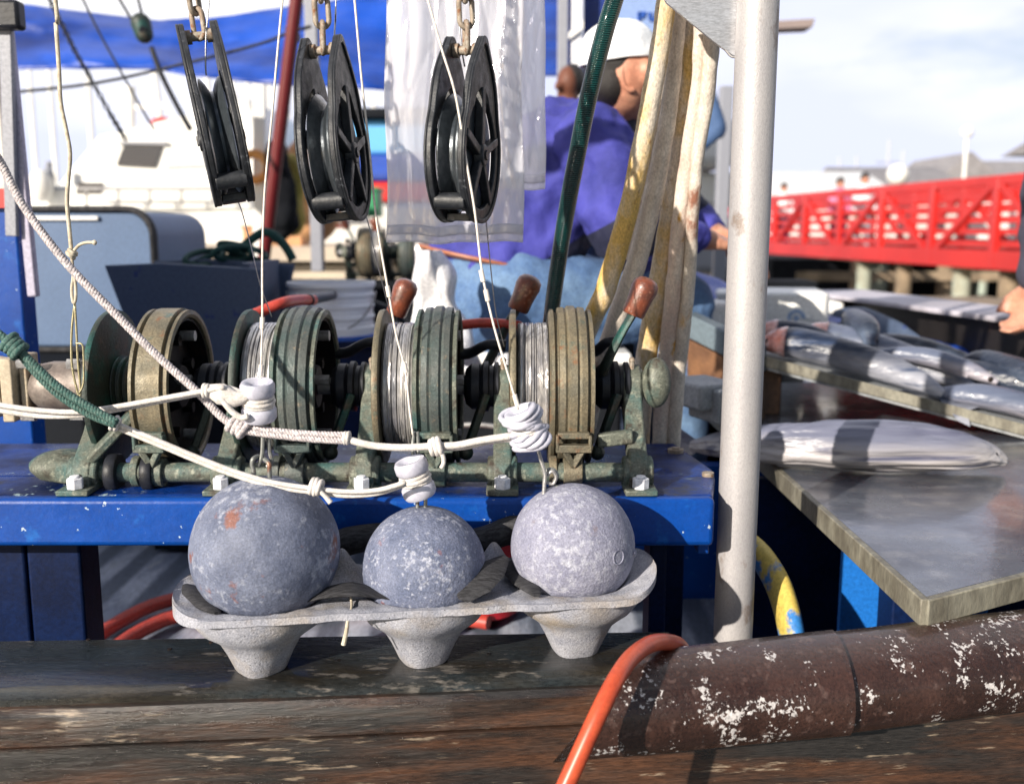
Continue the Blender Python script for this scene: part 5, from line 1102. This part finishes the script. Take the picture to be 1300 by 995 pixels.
# ================================================================= BACKGROUND, LEFT: RIGGING, TARP, BOATS
t = thing('blue_tarp', 'large blue tarp awning stretched across the upper left', 'tarp', P(250, 60, 5.0))
top = [(-40, 0), (15, 3), (85, 13), (200, 26), (260, 24), (330, 14), (420, 0), (520, -16)]; bot = [(-40, 90), (15, 88), (100, 88), (200, 88), (235, 96), (330, 106), (420, 112), (520, 117)]
def lerpl(l_, u):
    k = u*(len(l_)-1); i = min(int(k), len(l_)-2); f_ = k-i; return (l_[i][0]*(1-f_)+l_[i+1][0]*f_, l_[i][1]*(1-f_)+l_[i+1][1]*f_)
def tp(u, v, o):
    a = lerpl(top, u); b = lerpl(bot, u); p = P(a[0]*(1-v)+b[0]*v, a[1]*(1-v)+b[1]*v, 5.2-.5*v)
    p.y += .06*noise.noise(Vector((u*5, v*3, 1)))+.05*math.sin(v*PI)*math.sin(u*14)+.02*noise.noise(Vector((u*22, v*6, 3)))+o; return p
g = G(); g.grid(lambda u, v: tp(u, v, 0), 90, 16, lambda u, v: tp(u, v, .012)); mk('sheet', g, m_tarp, t, ang=180)
g = G(); g.grid(lambda u, v: Vector((-2.9+u*2.5, 5.2+v*1.5, P(0, 5, 5.2).z+.02*math.sin(u*9)-.25*v+.0)), 20, 8, lambda u, v: Vector((-2.9+u*2.5, 5.2+v*1.5, P(0, 5, 5.2).z-.01+.02*math.sin(u*9)-.25*v))); mk('roof_sheet', g, m_tarp, t, ang=180) if False else None
t = thing('blue_wall', 'bright blue cabin wall with grey posts behind the seated man', 'wall', P(770, 200, 5.2))
for a, b in ((690, 728), (742, 862)):
    q0, q1 = P(a, -60, 5.2), P(b, 96 if a < 700 else 128, 5.2); g = G(); g.box(((q0.x+q1.x)/2, 5.22, (q0.z+q1.z)/2), (q1.x-q0.x, .04, q0.z-q1.z)); mk('panel', g, m_tarp, t)
for a, w in ((715, .05), (733, .05)):
    q0 = P(a, -60, 5.1); q1 = P(a-2, 260, 5.1); q1 = Vector((q1.x, q1.y, H-1.9)); g = G(); g.beam(q0, q1, w, w); mk('post', g, m_grey if a == 715 else m_whiteplas, t, bevel=.004)
g = G(); g.prism([(0, 0), (.07, .05), (.07, .09), (.0, .03)], P(722, 50, 5.05), (1, 0, 0), (0, 0, 1), (0, .01, 0)); mk('white_bracket', g, m_white, t)
t = thing('name_board', 'pale blue sign board with blue lettering above the white cap', 'sign', P(830, 40, 3.6))
q0, q1 = P(786, -40, 3.6), P(912, 60, 3.6)
g = G(); g.box(((q0.x+q1.x)/2, 3.62, (q0.z+q1.z)/2), (q1.x-q0.x, .03, q0.z-q1.z)); mk('board', g, M('pale_blue_board', (.20, .29, .52), rough=.6), t)
g = G()   # blurred letters F U I
def st(x0, y0, x1, y1, w=.010): g.beam(P(x0, y0, 3.598), P(x1, y1, 3.598), .004, w, (0, 1, 0)) if False else g.beam(P(x0, y0, 3.600), P(x1, y1, 3.600), w, .006, (0, 1, 0))
for s in ((811, 16, 811, 27), (811, 17, 820, 17), (811, 21, 818, 21), (825, 16, 825, 25), (825, 25, 832, 25), (832, 16, 832, 25), (838, 16, 838, 26)): st(*s)
mk('lettering', g, m_ink, t)
g = G(); q0 = P(862, 0, 3.66); g.beam(q0, Vector((q0.x, 3.66, H-.78)), .04, .04); mk('post', g, m_grey, t)
# maroon leaning mast and grey pole
g = G(); g.cyl(P(333, 345, 3.9), P(384, -60, 3.7), .024, 20); mk('maroon_pole', g, m_maroon, label='maroon leaning pole behind the middle pulley', cat='pole', ang=60)
g = G(); g.beam(P(404, 345, 4.2), P(393, -60, 4.2), .05, .05); mk('grey_post', g, m_grey, label='square grey post just right of the maroon pole', cat='post', bevel=.005)
g = G(); g.tube([P(10, 118, 3.8), P(120, 106, 3.8), P(230, 82, 3.8), P(330, 56, 3.8), P(366, 42, 3.8), P(395, 34, 3.8)], .006, 8); knot(g, P(372, 44, 3.8), .022, (1, 0, .3), 3); g.tube([P(366, 48, 3.8), P(364, 70, 3.8), P(366, 92, 3.8)], .006, 6); mk('tie_line', g, m_blackplastic, label='dark tie line from the left post knotted round the maroon pole', cat='rope', ang=180)
t = thing('rigging_chain', 'black chain running down across the left of the blue tarp', 'chain', P(100, 70, 3.4)); ptn = [P(58, -10, 3.4), P(78, 30, 3.4), P(95, 65, 3.4), P(115, 100, 3.4), P(140, 145, 3.4), P(158, 175, 3.4)]
g = G()
for k in range(34):
    u = k/33*5; i = min(int(u), 4); p = ptn[i].lerp(ptn[i+1], u-i); d = (ptn[i+1]-ptn[i]).normalized(); s = d.orthogonal().normalized() if k % 2 else d.cross(d.orthogonal()).normalized()
    g.tube([p+d*.011*math.cos(a)+s*.007*math.sin(a) for a in [2*PI*j/8 for j in range(8)]], .0032, 5, closed=True, smooth=False)
mk('links', g, m_blackplastic, t, ang=180)
for k, (pts, lb, r) in enumerate(([[(96, -20), (125, 40), (150, 85), (178, 135), (196, 165)], 'thin dark rigging rope crossing the middle of the blue tarp', .0042], [[(140, -20), (165, 22), (184, 55)], 'short dark rope leading into the rigging block', .005], [[(170, -20), (186, 40)], 'dark rope at the top of the rigging block', .005], [[(192, 60), (205, 95), (225, 135), (242, 165)], 'thick dark stay below the rigging block', .009], [[(212, 285), (232, 320), (252, 350)], 'short knotted dark line by the white boat side', .008])):
    g = G(); g.tube([P(a, b, 3.5) for a, b in pts], r, 8); mk('rigging_rope', g, m_blackplastic, label=lb, cat='rope', ang=180)
t = thing('rigging_block', 'dark steel rigging block hanging in front of the blue tarp', 'block', P(180, 40, 3.5))
g = G(); g.cap(P(179, 30, 3.5), P(183, 44, 3.5), .034, .030); mk('shell', g, m_patdark, t); g = G(); g.cyl(P(181, 38, 3.47), P(181, 38, 3.53), .012); mk('pin', g, m_blackplastic, t)

# white boats
t = thing('white_boat', 'overexposed white motor boat with sloping cabin windows behind the left pulleys', 'boat', R(-2.6, 10, -2))
def hull(x0, x1, y0, y1, ztop, zbow, mat, par):
    g = G()
    def hf(u, v):
        x = x0+(x1-x0)*u; s = math.sin(PI*min(1, .5+u*.9)) if u > .55 else 1; s = max(.02, (1-((u-.5)*2)**4) if u > .5 else 1)
        w = (y1-y0)/2*s*(.55+.45*math.sin(v*PI/2)); return x, w, -2.1+(ztop+(zbow-ztop)*u**2+2.1)*v
    g.grid(lambda u, v: R(hf(u, v)[0], (y0+y1)/2-hf(u, v)[1], hf(u, v)[2]), 20, 8, lambda u, v: R(hf(u, v)[0], (y0+y1)/2+hf(u, v)[1], hf(u, v)[2]))
    return mk('hull', g, mat, par, ang=60)
hull(-6.5, .2, 8.6, 11.4, .10, .22, m_white, t)
cx0 = P(95, 0, 9.2).x; cx1 = P(290, 0, 9.2).x; zt = P(0, 168, 9.2).z; zb = P(0, 262, 9.2).z
g = G(); g.prism([(cx0-.35, zb), (cx1+.4, zb), (cx1+.2, zt+.28), (cx0+.45, zt), (cx0+.20, zt-.05)], (0, 9.0, 0), (1, 0, 0), (0, 0, 1), (0, 2, 0)); mk('cabin', g, m_white, t, bevel=.04)
g = G(); g.box((cx0-.1, 10, zb+.06), (3.4, 2.4, .22)); mk('deck_house', g, m_white, t, bevel=.05)
q = [P(157, 184, 8.97), P(205, 186, 8.97), P(196, 213, 8.97), P(147, 210, 8.97)]
g = G(); g.prism([(a.x, a.z) for a in q], (0, 8.975, 0), (1, 0, 0), (0, 0, 1), (0, .03, 0)); mk('window', g, m_glass, t)
q = [P(216, 190, 8.97), P(262, 192, 8.97), P(266, 212, 8.97), P(210, 214, 8.97)]
g = G(); g.prism([(a.x, a.z) for a in q], (0, 8.975, 0), (1, 0, 0), (0, 0, 1), (0, .03, 0)); mk('window', g, M('pale_window', (.45, .47, .50), rough=.1), t)
for a_, b_ in ((100, 132), (118, 158)):
    q = [P(a_, 232, 8.80), P(b_, 232, 8.80), P(b_-3, 246, 8.80), P(a_-3, 246, 8.80)]
    g = G(); g.prism([(a.x, a.z) for a in q], (0, 8.785, 0), (1, 0, 0), (0, 0, 1), (0, .03, 0)); mk('window', g, m_glass, t) if a_ == 100 else None
q = [P(150, 180, 8.97), P(212, 180, 8.97), P(212, 184, 8.97), P(150, 183, 8.97)]
g = G(); g.prism([(a.x, a.z) for a in q], (0, 8.95, 0), (1, 0, 0), (0, 0, 1), (0, .04, 0)); mk('window_trim', g, m_grey, t)
for px in (110, 150, 190, 230, 270): g = G(); g.cyl(P(px, 262, 8.6), P(px, 240, 8.6), .014, 8); mk('rail_post', g, m_steel, t)
g = G(); g.cyl(P(100, 240, 8.6), P(285, 240, 8.6), .014, 8); mk('hand_rail', g, m_steel, t)
g = G(); g.cyl(P(165, 165, 9.5), P(165, 110, 9.5), .05); g.cyl(P(205, 165, 9.5), P(192, 60, 9.5), .03); g.beam(P(150, 138, 9.5), P(215, 134, 9.5), .04, .04); mk('mast', g, m_white, t)
g = G(); g.ball(P(206, 157, 9.3), (.10, .1, .06)); mk('buoy', g, m_red, t, label='small red buoy on the cabin roof')
for k, px in enumerate((52,)):
    g = G(); g.ball(P(px, 236, 8.7), (.10, .10, .14)); mk('fender', g, m_white, t)
g = G(); g.cyl(P(62, 232, 8.8), P(62, 205, 8.8), .03); g.ball(P(62, 228, 8.75), (.05, .05, .12)); mk('bollard', g, m_grey, t)
# lifebuoy on a white post, rain gear, gear heap
t = thing('lifebuoy', 'orange ring lifebuoy hanging on a pale post between the two left pulleys', 'lifebuoy', P(323, 212, 6))
g = G(); g.lathe([(.075+.026*math.cos(a), .02*math.sin(a)) for a in [2*PI*i/14 for i in range(14)]], P(323, 212, 5.95), (0, 1, .0), 36, closed=True); mk('ring', g, m_oring, t, ang=180)
g = G(); g.beam(P(330, 330, 6.05), P(330, 105, 6.05), .07, .07); mk('pale_post', g, m_white, label='pale post behind the orange lifebuoy', cat='post', bevel=.006)
g = G(); g.cap(P(352, 190, 5.6), P(360, 280, 5.6), .06, .09); g.cap(P(345, 195, 5.6), P(352, 300, 5.6), .04, .05); remesh(mk('oilskin', g, m_dark, label='black oilskin coat hanging left of the maroon pole', cat='coat'), .02, 3, (.05, .1))
g = G(); g.cap(P(372, 205, 5.8), P(372, 285, 5.8), .05, .07); remesh(mk('oilskin', g, m_yellow, label='olive-yellow oilskin hanging behind the maroon pole', cat='coat'), .02, 3, (.05, .1))
g = G(); g.cap(P(392, 200, 6.2), P(398, 275, 6.2), .13, .16); remesh(mk('tan_sail_bag', g, m_tan, label='tan sail bag behind the middle pulley', cat='bag'), .025, 3, (.06, .15))
for k, (px, w, h0, h1, nm, mt, lb) in enumerate(((345, .5, 288, 330, 'wood_crate', m_tan, 'low brown crate on the sunlit dock, left of the grey post'), (440, .5, 240, 275, 'green_crate', m_green, 'green plastic crate right below the middle pulley'), (412, .22, 262, 290, 'red_can', m_red, 'small red can beside the green crate'), (445, .20, 268, 285, 'white_tub', m_white, 'small white tub in front of the green crate'))):
    p0, p1 = P(px, h0, 7.2-.1*k), P(px, h1, 7.2-.1*k)
    t = thing(nm, lb, 'crate' if 'crate' in nm else 'container', p1)
    g = G(); g.box((p0.x, p0.y+.15, (p0.z+p1.z)/2), (w*.85, .3, p0.z-p1.z)); mk('box_body', g, mt, t, bevel=.01)
    g = G(); g.box((p0.x, p0.y+.15, p0.z), (w*.9, .33, .02)); mk('rim', g, mt, t, bevel=.004)
g = G(); g.box(R(-.9, 7.9, -.17), (5.0, 2.0, .10)); g.box(R(-.9, 7.9, -1.1), (4.6, 1.7, 1.7)); mk('dock', g, m_sand, kind='structure')
# blue, light-blue and red boat right of the middle pulley
t = thing('coloured_boat', 'small boat with light blue cabin, blue coaming and red hull right of the middle pulley', 'boat', R(-1.1, 11, -2))
for y0, y1, mt, nm, d in ((152, 196, m_lblue, 'cabin', 10.2), (196, 231, m_tarp, 'coaming', 10.1), (231, 256, m_red, 'hull', 10.0)):
    a, b = P(455, y0, d), P(520, y1, d); g = G(); g.box(((a.x+b.x)/2, d+.6, (a.z+b.z)/2), (b.x-a.x+.5, 1.2, a.z-b.z)); mk(nm, g, mt, t, bevel=.03)
g = G(); a, b = P(455, 140, 10.2), P(520, 150, 10.2); g.box(((a.x+b.x)/2, 10.7, (a.z+b.z)/2), (b.x-a.x+.55, 1.3, .09)); mk('roof', g, m_dark, t, bevel=.02)
g = G(); a = P(480, 300, 10); g.box((a.x, 10.6, H-1.0), (1.3, 1.1, 1.6)); mk('lower_hull', g, m_green, t)
# masts and pale far boats on the left
random.seed(11)
for k in range(12):
    px = [45, 70, 118, 250, 268, 302, 318, 345, 368, 455, 476, 300][k]; Y = 24+random.random()*12; h_ = random.choice([120, 60, 90, 40])
    t = thing('sailing_boat', f'pale moored boat number', 'boat', P(px, 240, Y))
    x = P(px, 200, Y).x
    g = G(); g.cyl(Vector((x, Y, H-.2)), Vector((x, Y, P(px, h_, Y).z)), .07, 8); mk('mast', g, m_white, t)
    g = G(); g.box((x, Y, H-.9), (2.6, 1.6, 2.0)); g.box((x+.2, Y, H+.45), (1.2, 1.2, .7)); mk('hull', g, m_white, t, bevel=.2)
    t['label'] = ['faint pale boat furthest left beside the blue cabin', 'faint pale boat second from the left edge', 'faint pale boat left of the white cabin', 'faint boat mast just left of the leftmost pulley', 'faint boat mast hidden by the leftmost pulley', 'faint pale boat right of the leftmost pulley', 'faint pale boat just left of the lifebuoy', 'faint pale boat above the black oilskin', 'faint pale boat behind the maroon pole', 'faint pale boat between the middle pulley and the bags', 'faint pale boat nearest the left edge of the bags', 'faint pale boat with tall mast between the left and middle pulleys'][k]
    t['group'] = 'far moored boats'
# person behind the man
t = thing('person', 'dark-haired person far behind, only the head showing above the violet shoulder', 'person', P(722, 260, 4.2))
hh_ = P(721, 106, 4.2); g = G(); g.ball(hh_, (.048, .066, .070)); g.cap(hh_-up*.05, hh_-up*.14, .045, .05); g.cap(hh_-up*.22, hh_-up*.70, .14, .13); g.cap(hh_-up*.2-Vector((.14, 0, 0)), hh_-up*.5-Vector((.2, .05, 0)), .05, .04); g.cap(hh_-up*.2+Vector((.14, 0, 0)), hh_-up*.5+Vector((.2, .05, 0)), .05, .04); g.ball(hh_+Vector((-.045, -.06, -.02)), .018)
remesh(mk('body', g, M('brown_skin', (.13, .045, .025), rough=.6), t), .012, 3)
g = G(); g.ball(hh_+up*.012+Vector((.020, .02, 0)), (.056, .072, .070)); remesh(mk('hair', g, m_hair, t), .01, 2)
g = G(); g.cap(hh_-up*.24, hh_-up*.72, .17, .16); g.cap(hh_-up*.2-Vector((.15, 0, 0)), hh_-up*.5-Vector((.21, .05, 0)), .07, .06); g.cap(hh_-up*.2+Vector((.15, 0, 0)), hh_-up*.5+Vector((.21, .05, 0)), .07, .06); remesh(mk('jacket', g, m_navy, t), .02, 3)

# things left of the pole, beyond the hoses: blue-clad gear and winch
g = G(); g.cap(P(897, 108, 4.4), P(912, 165, 4.4), .030, .042); g.cap(P(912, 165, 4.4), P(884, 190, 4.4), .036, .03); remesh(mk('blue_bundle', g, M('slate_blue_cloth', (.05, .10, .22), rough=.8), label='slate blue cloth bundle left of the steel pole, beyond the hoses', cat='bundle'), .02, 3)
g = G(); q0 = P(922, 110, 5); g.beam(q0, Vector((q0.x-.02, 5, H-1.9)), .06, .06); mk('grey_post', g, m_grey, label='slim grey post just left of the steel pole', cat='post', bevel=.005)
t = thing('white_boat', 'white boat cabin glimpsed between the hoses and the steel pole', 'boat', P(895, 320, 6)); g = G(); a, b = P(872, 150, 6), P(945, 210, 6); g.box(((a.x+b.x)/2, 6.5, (a.z+b.z)/2), (b.x-a.x, 1, a.z-b.z)); mk('cabin', g, m_white, t, bevel=.06)
a, b = P(866, 215, 6), P(950, 262, 6); g = G(); g.box(((a.x+b.x)/2, 6.6, (a.z+b.z)/2), (b.x-a.x, .6, a.z-b.z)); mk('deck_house', g, m_white, t, bevel=.04)
a, b = P(860, 266, 6), P(940, 350, 6); g = G(); g.box(((a.x+b.x)/2, 6.6, (a.z+b.z)/2), (b.x-a.x, .6, a.z-b.z)); mk('hull', g, m_grey, t, bevel=.05)

# ================================================================= BACKGROUND, RIGHT: GANGWAY, WHARF, SHORE
t = thing('red_gangway', 'bright red painted footbridge with diagonal braces and rails crossing at the right', 'gangway', R(7.5, 13, -.6))
def gx(Y): return 8.1-.1*Y
zb_, zt_ = -.55, .66
Ys = [10.6+1.7*i for i in range(11)]
for side, off in (('near', 0), ('far', 1.4)):
    pf = lambda Y, z: R(gx(Y)+off, Y, z)
    g = G(); g.beam(pf(Ys[0], zt_), pf(Ys[-1], zt_), .09, .13); mk('top_rail', g, m_red, t, bevel=.01)
    g = G(); g.beam(pf(Ys[0], zb_+.12), pf(Ys[-1], zb_+.12), .09, .26); mk('bottom_chord', g, m_red, t, bevel=.01)
    for k, Y in enumerate(Ys):
        g = G(); g.beam(pf(Y, zb_), pf(Y, zt_+.03), .09, .16, (0, 1, 0)); mk('post', g, m_red, t, bevel=.008)
        if k < len(Ys)-1:
            g = G(); a, b = (zb_+.12, zt_) if k % 2 else (zt_, zb_+.12); g.beam(pf(Y, a)+Vector((-.01, 0, 0)), pf(Ys[k+1], b)+Vector((-.01, 0, 0)), .07, .10); mk('brace', g, m_red, t, bevel=.006)
    for j in range(5):
        z = zb_+.34+j*.17; g = G(); g.beam(pf(Ys[0], z)+Vector((.03, 0, 0)), pf(Ys[-1], z)+Vector((.03, 0, 0)), .03, .085); mk('rail', g, m_red, t)
g = G(); g.prism([(gx(Ys[0]), Ys[0]), (gx(Ys[0])+1.4, Ys[0]), (gx(Ys[-1])+1.4, Ys[-1]), (gx(Ys[-1]), Ys[-1])], R(0, 0, zb_), (1, 0, 0), (0, 1, 0), (0, 0, .06)); mk('walkway', g, m_sand, t)
def walker(px, Y, shirt, lb, legs=m_navy, sc=1, f0=None):
    x = P(px, 250, Y).x; f0 = H+zb_+.06 if f0 is None else f0
    t = thing('person', lb, 'person', (x, Y, f0), 'people by the red gangway')
    V = lambda a, b, c: Vector((x+a*sc, Y+b*sc, f0+c*sc))
    g = G(); g.ball(V(0, 0, 1.62), (.078, .095, .115)); g.cap(V(0, 0, 1.42), V(0, 0, 1.55), .055, .05); g.cap(V(0, 0, .98), V(0, 0, 1.34), .13, .14)
    for s in (-1, 1): g.cap(V(.17*s, 0, 1.38), V(.23*s, -.02, 1.10), .045, .038); g.cap(V(.23*s, -.02, 1.10), V(.20*s, -.10, .84), .037, .028); g.cap(V(.20*s, -.10, .83), V(.19*s, -.13, .74), .026, .016); g.cap(V(.09*s, 0, .95), V(.10*s, -.04*s, .5), .08, .055); g.cap(V(.10*s, -.04*s, .5), V(.10*s, 0, .07), .052, .038); g.cap(V(.10*s, 0, .05), V(.10*s, -.14, .04), .04, .034)
    remesh(mk('body', g, m_skin, t), .018, 2)
    g = G(); g.cap(V(0, 0, .98), V(0, 0, 1.34), .155, .165)
    for s in (-1, 1): g.cap(V(.16*s, 0, 1.38), V(.23*s, -.02, 1.10), .065, .058); g.cap(V(.23*s, -.02, 1.10), V(.21*s, -.08, .9), .055, .045)
    remesh(mk('shirt', g, shirt, t), .02, 3)
    g = G()
    for s in (-1, 1): g.cap(V(.08*s, 0, .93), V(.10*s, -.04*s, .5), .105, .075); g.cap(V(.10*s, -.04*s, .5), V(.10*s, 0, .12), .072, .055)
    remesh(mk('trousers', g, legs, t), .02, 3)
    g = G(); g.ball(V(0, .015, 1.655), (.088, .105, .10)); remesh(mk('hair', g, m_hair, t), .015, 2)
walker(995, 23.6, m_cap, 'white-shirted person towards the left end of the red gangway', sc=.88)
walker(1066, 20.4, m_pink, 'pink-shirted person behind the gangway rail', sc=.86)
walker(1097, 19.3, m_whiteplas, 'person in pale clothing right of the pink shirt', m_grey, sc=.88)
# street lamps and posts
for px, pt_, Y, lb in ((1228, 168, 42, 'round-headed lamp post right of the barn roofs'), (1140, 222, 40, 'short white round-headed lamp post above the gangway middle')):
    t = thing('lamp_post', lb, 'lamp post', P(px, 330, Y), 'lamp posts along the shore')
    p = P(px, pt_, Y); g = G(); g.cyl((p.x, Y, H-1), p, .07, 10); mk('pole', g, m_white, t); g = G(); g.ball(p, .24 if pt_ < 200 else .42, 16, 12); mk('lamp_globe', g, m_white, t)
for k, (px, pt_) in enumerate(((1129, 178), (1147, 192), (1088, 198), (1066, 200))):
    p = P(px, pt_, 70); t = thing('far_mast', ['tallest thin grey mast above the gangway', 'thin mast right of the tallest one', 'dark short mast left of the tallest one', 'leftmost faint mast above the gangway'][k], 'mast', (p.x, 70, H-2), 'far masts on the right')
    g = G(); g.cyl((p.x, 70, H-2), p, .16, 8, .08); mk('mast_pole', g, M('misty_mast_%d' % k, (.42, .44, .56), rough=.8), t); g = G(); g.beam((p.x-.8, 70, p.z-1.5), (p.x+.8, 70, p.z-1.5), .1, .1); mk('crosstree', g, m_grey, t)
# shore buildings
def house(x0, x1, Y, zb__, zw, zr, lb, roofm=m_roof, wallm=m_wall, d=8, over=.4, gable=False, win=3):
    t = thing('building', lb, 'building', ((x0+x1)/2, Y+d/2, H+zb__), 'shore buildings')
    g = G(); g.box(((x0+x1)/2, Y+d/2, H+(zb__+zw)/2), (x1-x0, d, zw-zb__)); mk('wall', g, wallm, t)
    g = G()
    if gable: g.prism([(x0-over, H+zw), (x1+over, H+zw), ((x0+x1)/2, H+zr)], (0, Y-over, 0), (1, 0, 0), (0, 0, 1), (0, d+2*over, 0))
    else: g.prism([(Y-over, H+zw), (Y+d+over, H+zw), (Y+d/2, H+zr)], (x0-over, 0, 0), (0, 1, 0), (0, 0, 1), (x1-x0+2*over, 0, 0))
    mk('roof', g, roofm, t)
    for k in range(win):
        x = x0+(x1-x0)*(k+.5)/win; g = G(); g.box((x, Y-.02, H+zb__+(zw-zb__)*.55), ((x1-x0)/win*.35, .08, (zw-zb__)*.4)); mk('window', g, m_glass, t)
house(19.5, 25.5, 58, -1.2, 2.2, 3.7, 'long low building with grey shingle roof beyond the gangway')
house(25.0, 30.5, 62, -1.2, 2.0, 4.6, 'pale gabled shed right of the long grey roof', gable=True, wallm=m_white)
house(31.0, 37.5, 66, -1.2, 2.9, 4.6, 'pale building near the round-headed lamp post', wallm=m_white)
house(19.8, 26.5, 33, 1.0, 2.7, 3.5, 'open-eaved pavilion with flat shingle roof at the right edge', over=1.1, d=5, wallm=m_grey, win=2)
house(12.3, 16.6, 45, -1.2, 1.5, 2.7, 'white tent-like building behind the left end of the gangway', roofm=m_white, wallm=m_white)
# wharf with pilings
t = thing('wharf', 'timber wharf on pilings under and behind the red gangway', 'wharf', R(9, 24, -2))
g = G(); g.box(R(14.8, 30, -.62), (12.6, 10, .35)); mk('wharf_deck', g, m_pile, t)
random.seed(5)
for k in range(16):
    x = 8.6+k*.72; Y = 24.9+(k % 3)*.6; g = G(); g.cyl(R(x, Y, -2.2), R(x+.05*random.random(), Y, -.80), .17+.05*random.random(), 10); mk('piling', g, m_pilepale if k % 4 == 1 else m_pile, t)
g = G(); g.box(R(14, 31, -1.5), (14, 8, 1.4)); mk('dark_crib', g, m_dark, t)
g = G(); g.beam(R(7, 24.6, -1.15), R(20, 24.6, -1.15), .16, .22); mk('waler', g, m_pile, t)
for k, (px, Y, m_) in enumerate(((1217, 15.2, m_pilepale), (1136, 18.5, m_pilepale), (1180, 17, m_pile), (1262, 14, m_pile))):
    x = gx(Y)+.25; g = G(); g.cyl(R(x, Y, -2.2), R(x, Y, -.57), .13, 14); g2 = mk('mooring_pile', g, m_, label=['pale mooring pile under the gangway, right of its middle', 'slim pale mooring pile under the gangway middle', 'brown mooring pile between the two pale ones', 'brown mooring pile under the gangway, furthest right'][k], cat='pile', group='mooring piles under the gangway', ang=60)
# floating docks and low boats on the water at right
g = G(); g.box(R(5.6, 15.0, -1.58), (7.5, 1.6, .5), Matrix.Rotation(-.25, 3, 'Z')); mk('floating_dock', g, m_sand, label='weathered floating dock on the water below the gangway', cat='dock', bevel=.03)
g = G(); g.box(R(3.9, 10.2, -1.32), (5.6, 1.3, .45), Matrix.Rotation(-.22, 3, 'Z')); mk('floating_dock', g, M('green_grey_float', (.10, .15, .13), (.2, .2, .16), 2, rough=.9), label='green-grey float just beyond the fish boxes', cat='dock', bevel=.03)
t = thing('skiff', 'low mauve-grey skiff on the water beyond the folded blue tarp', 'boat', R(2.6, 8.2, -1.5))
hull(1.0, 4.6, 7.4, 8.8, -.62, -.60, M('mauve_grey_paint', (.30, .26, .33), rough=.6), t)
g = G(); g.box(R(2.8, 8.1, -.60), (2.6, 1.0, .05)); mk('thwart', g, m_pile, t)
g = G()
random.seed(9)
for k in range(60):
    x = random.uniform(9, 30); Y = 27+random.uniform(-3, 2)
m_rock = M('rocks', (.24, .21, .17), (.14, .13, .11), 1, rough=.95, bump=.05, sb=3)
g.grid(lambda u, v: Vector((3+u*50, 38+v*16, H-2.1+v*1.2+.5*abs(noise.noise(Vector((u*60, v*12, 1)))))), 160, 30); mk('shore', g, m_rock, kind='structure')
# roof beam end at the top right of the pole
g = G(); g.prism([(0, 0), (.30, .012), (.315, .062), (0, .045)], P(965, 38, 6), (1, 0, 0), (0, 0, 1), (0, .15, 0)); mk('boom_end', g, M('brown_grey_spar', (.25, .2, .19), rough=.7), label='short brown-grey spar end poking out right of the steel pole top', cat='spar', bevel=.005)
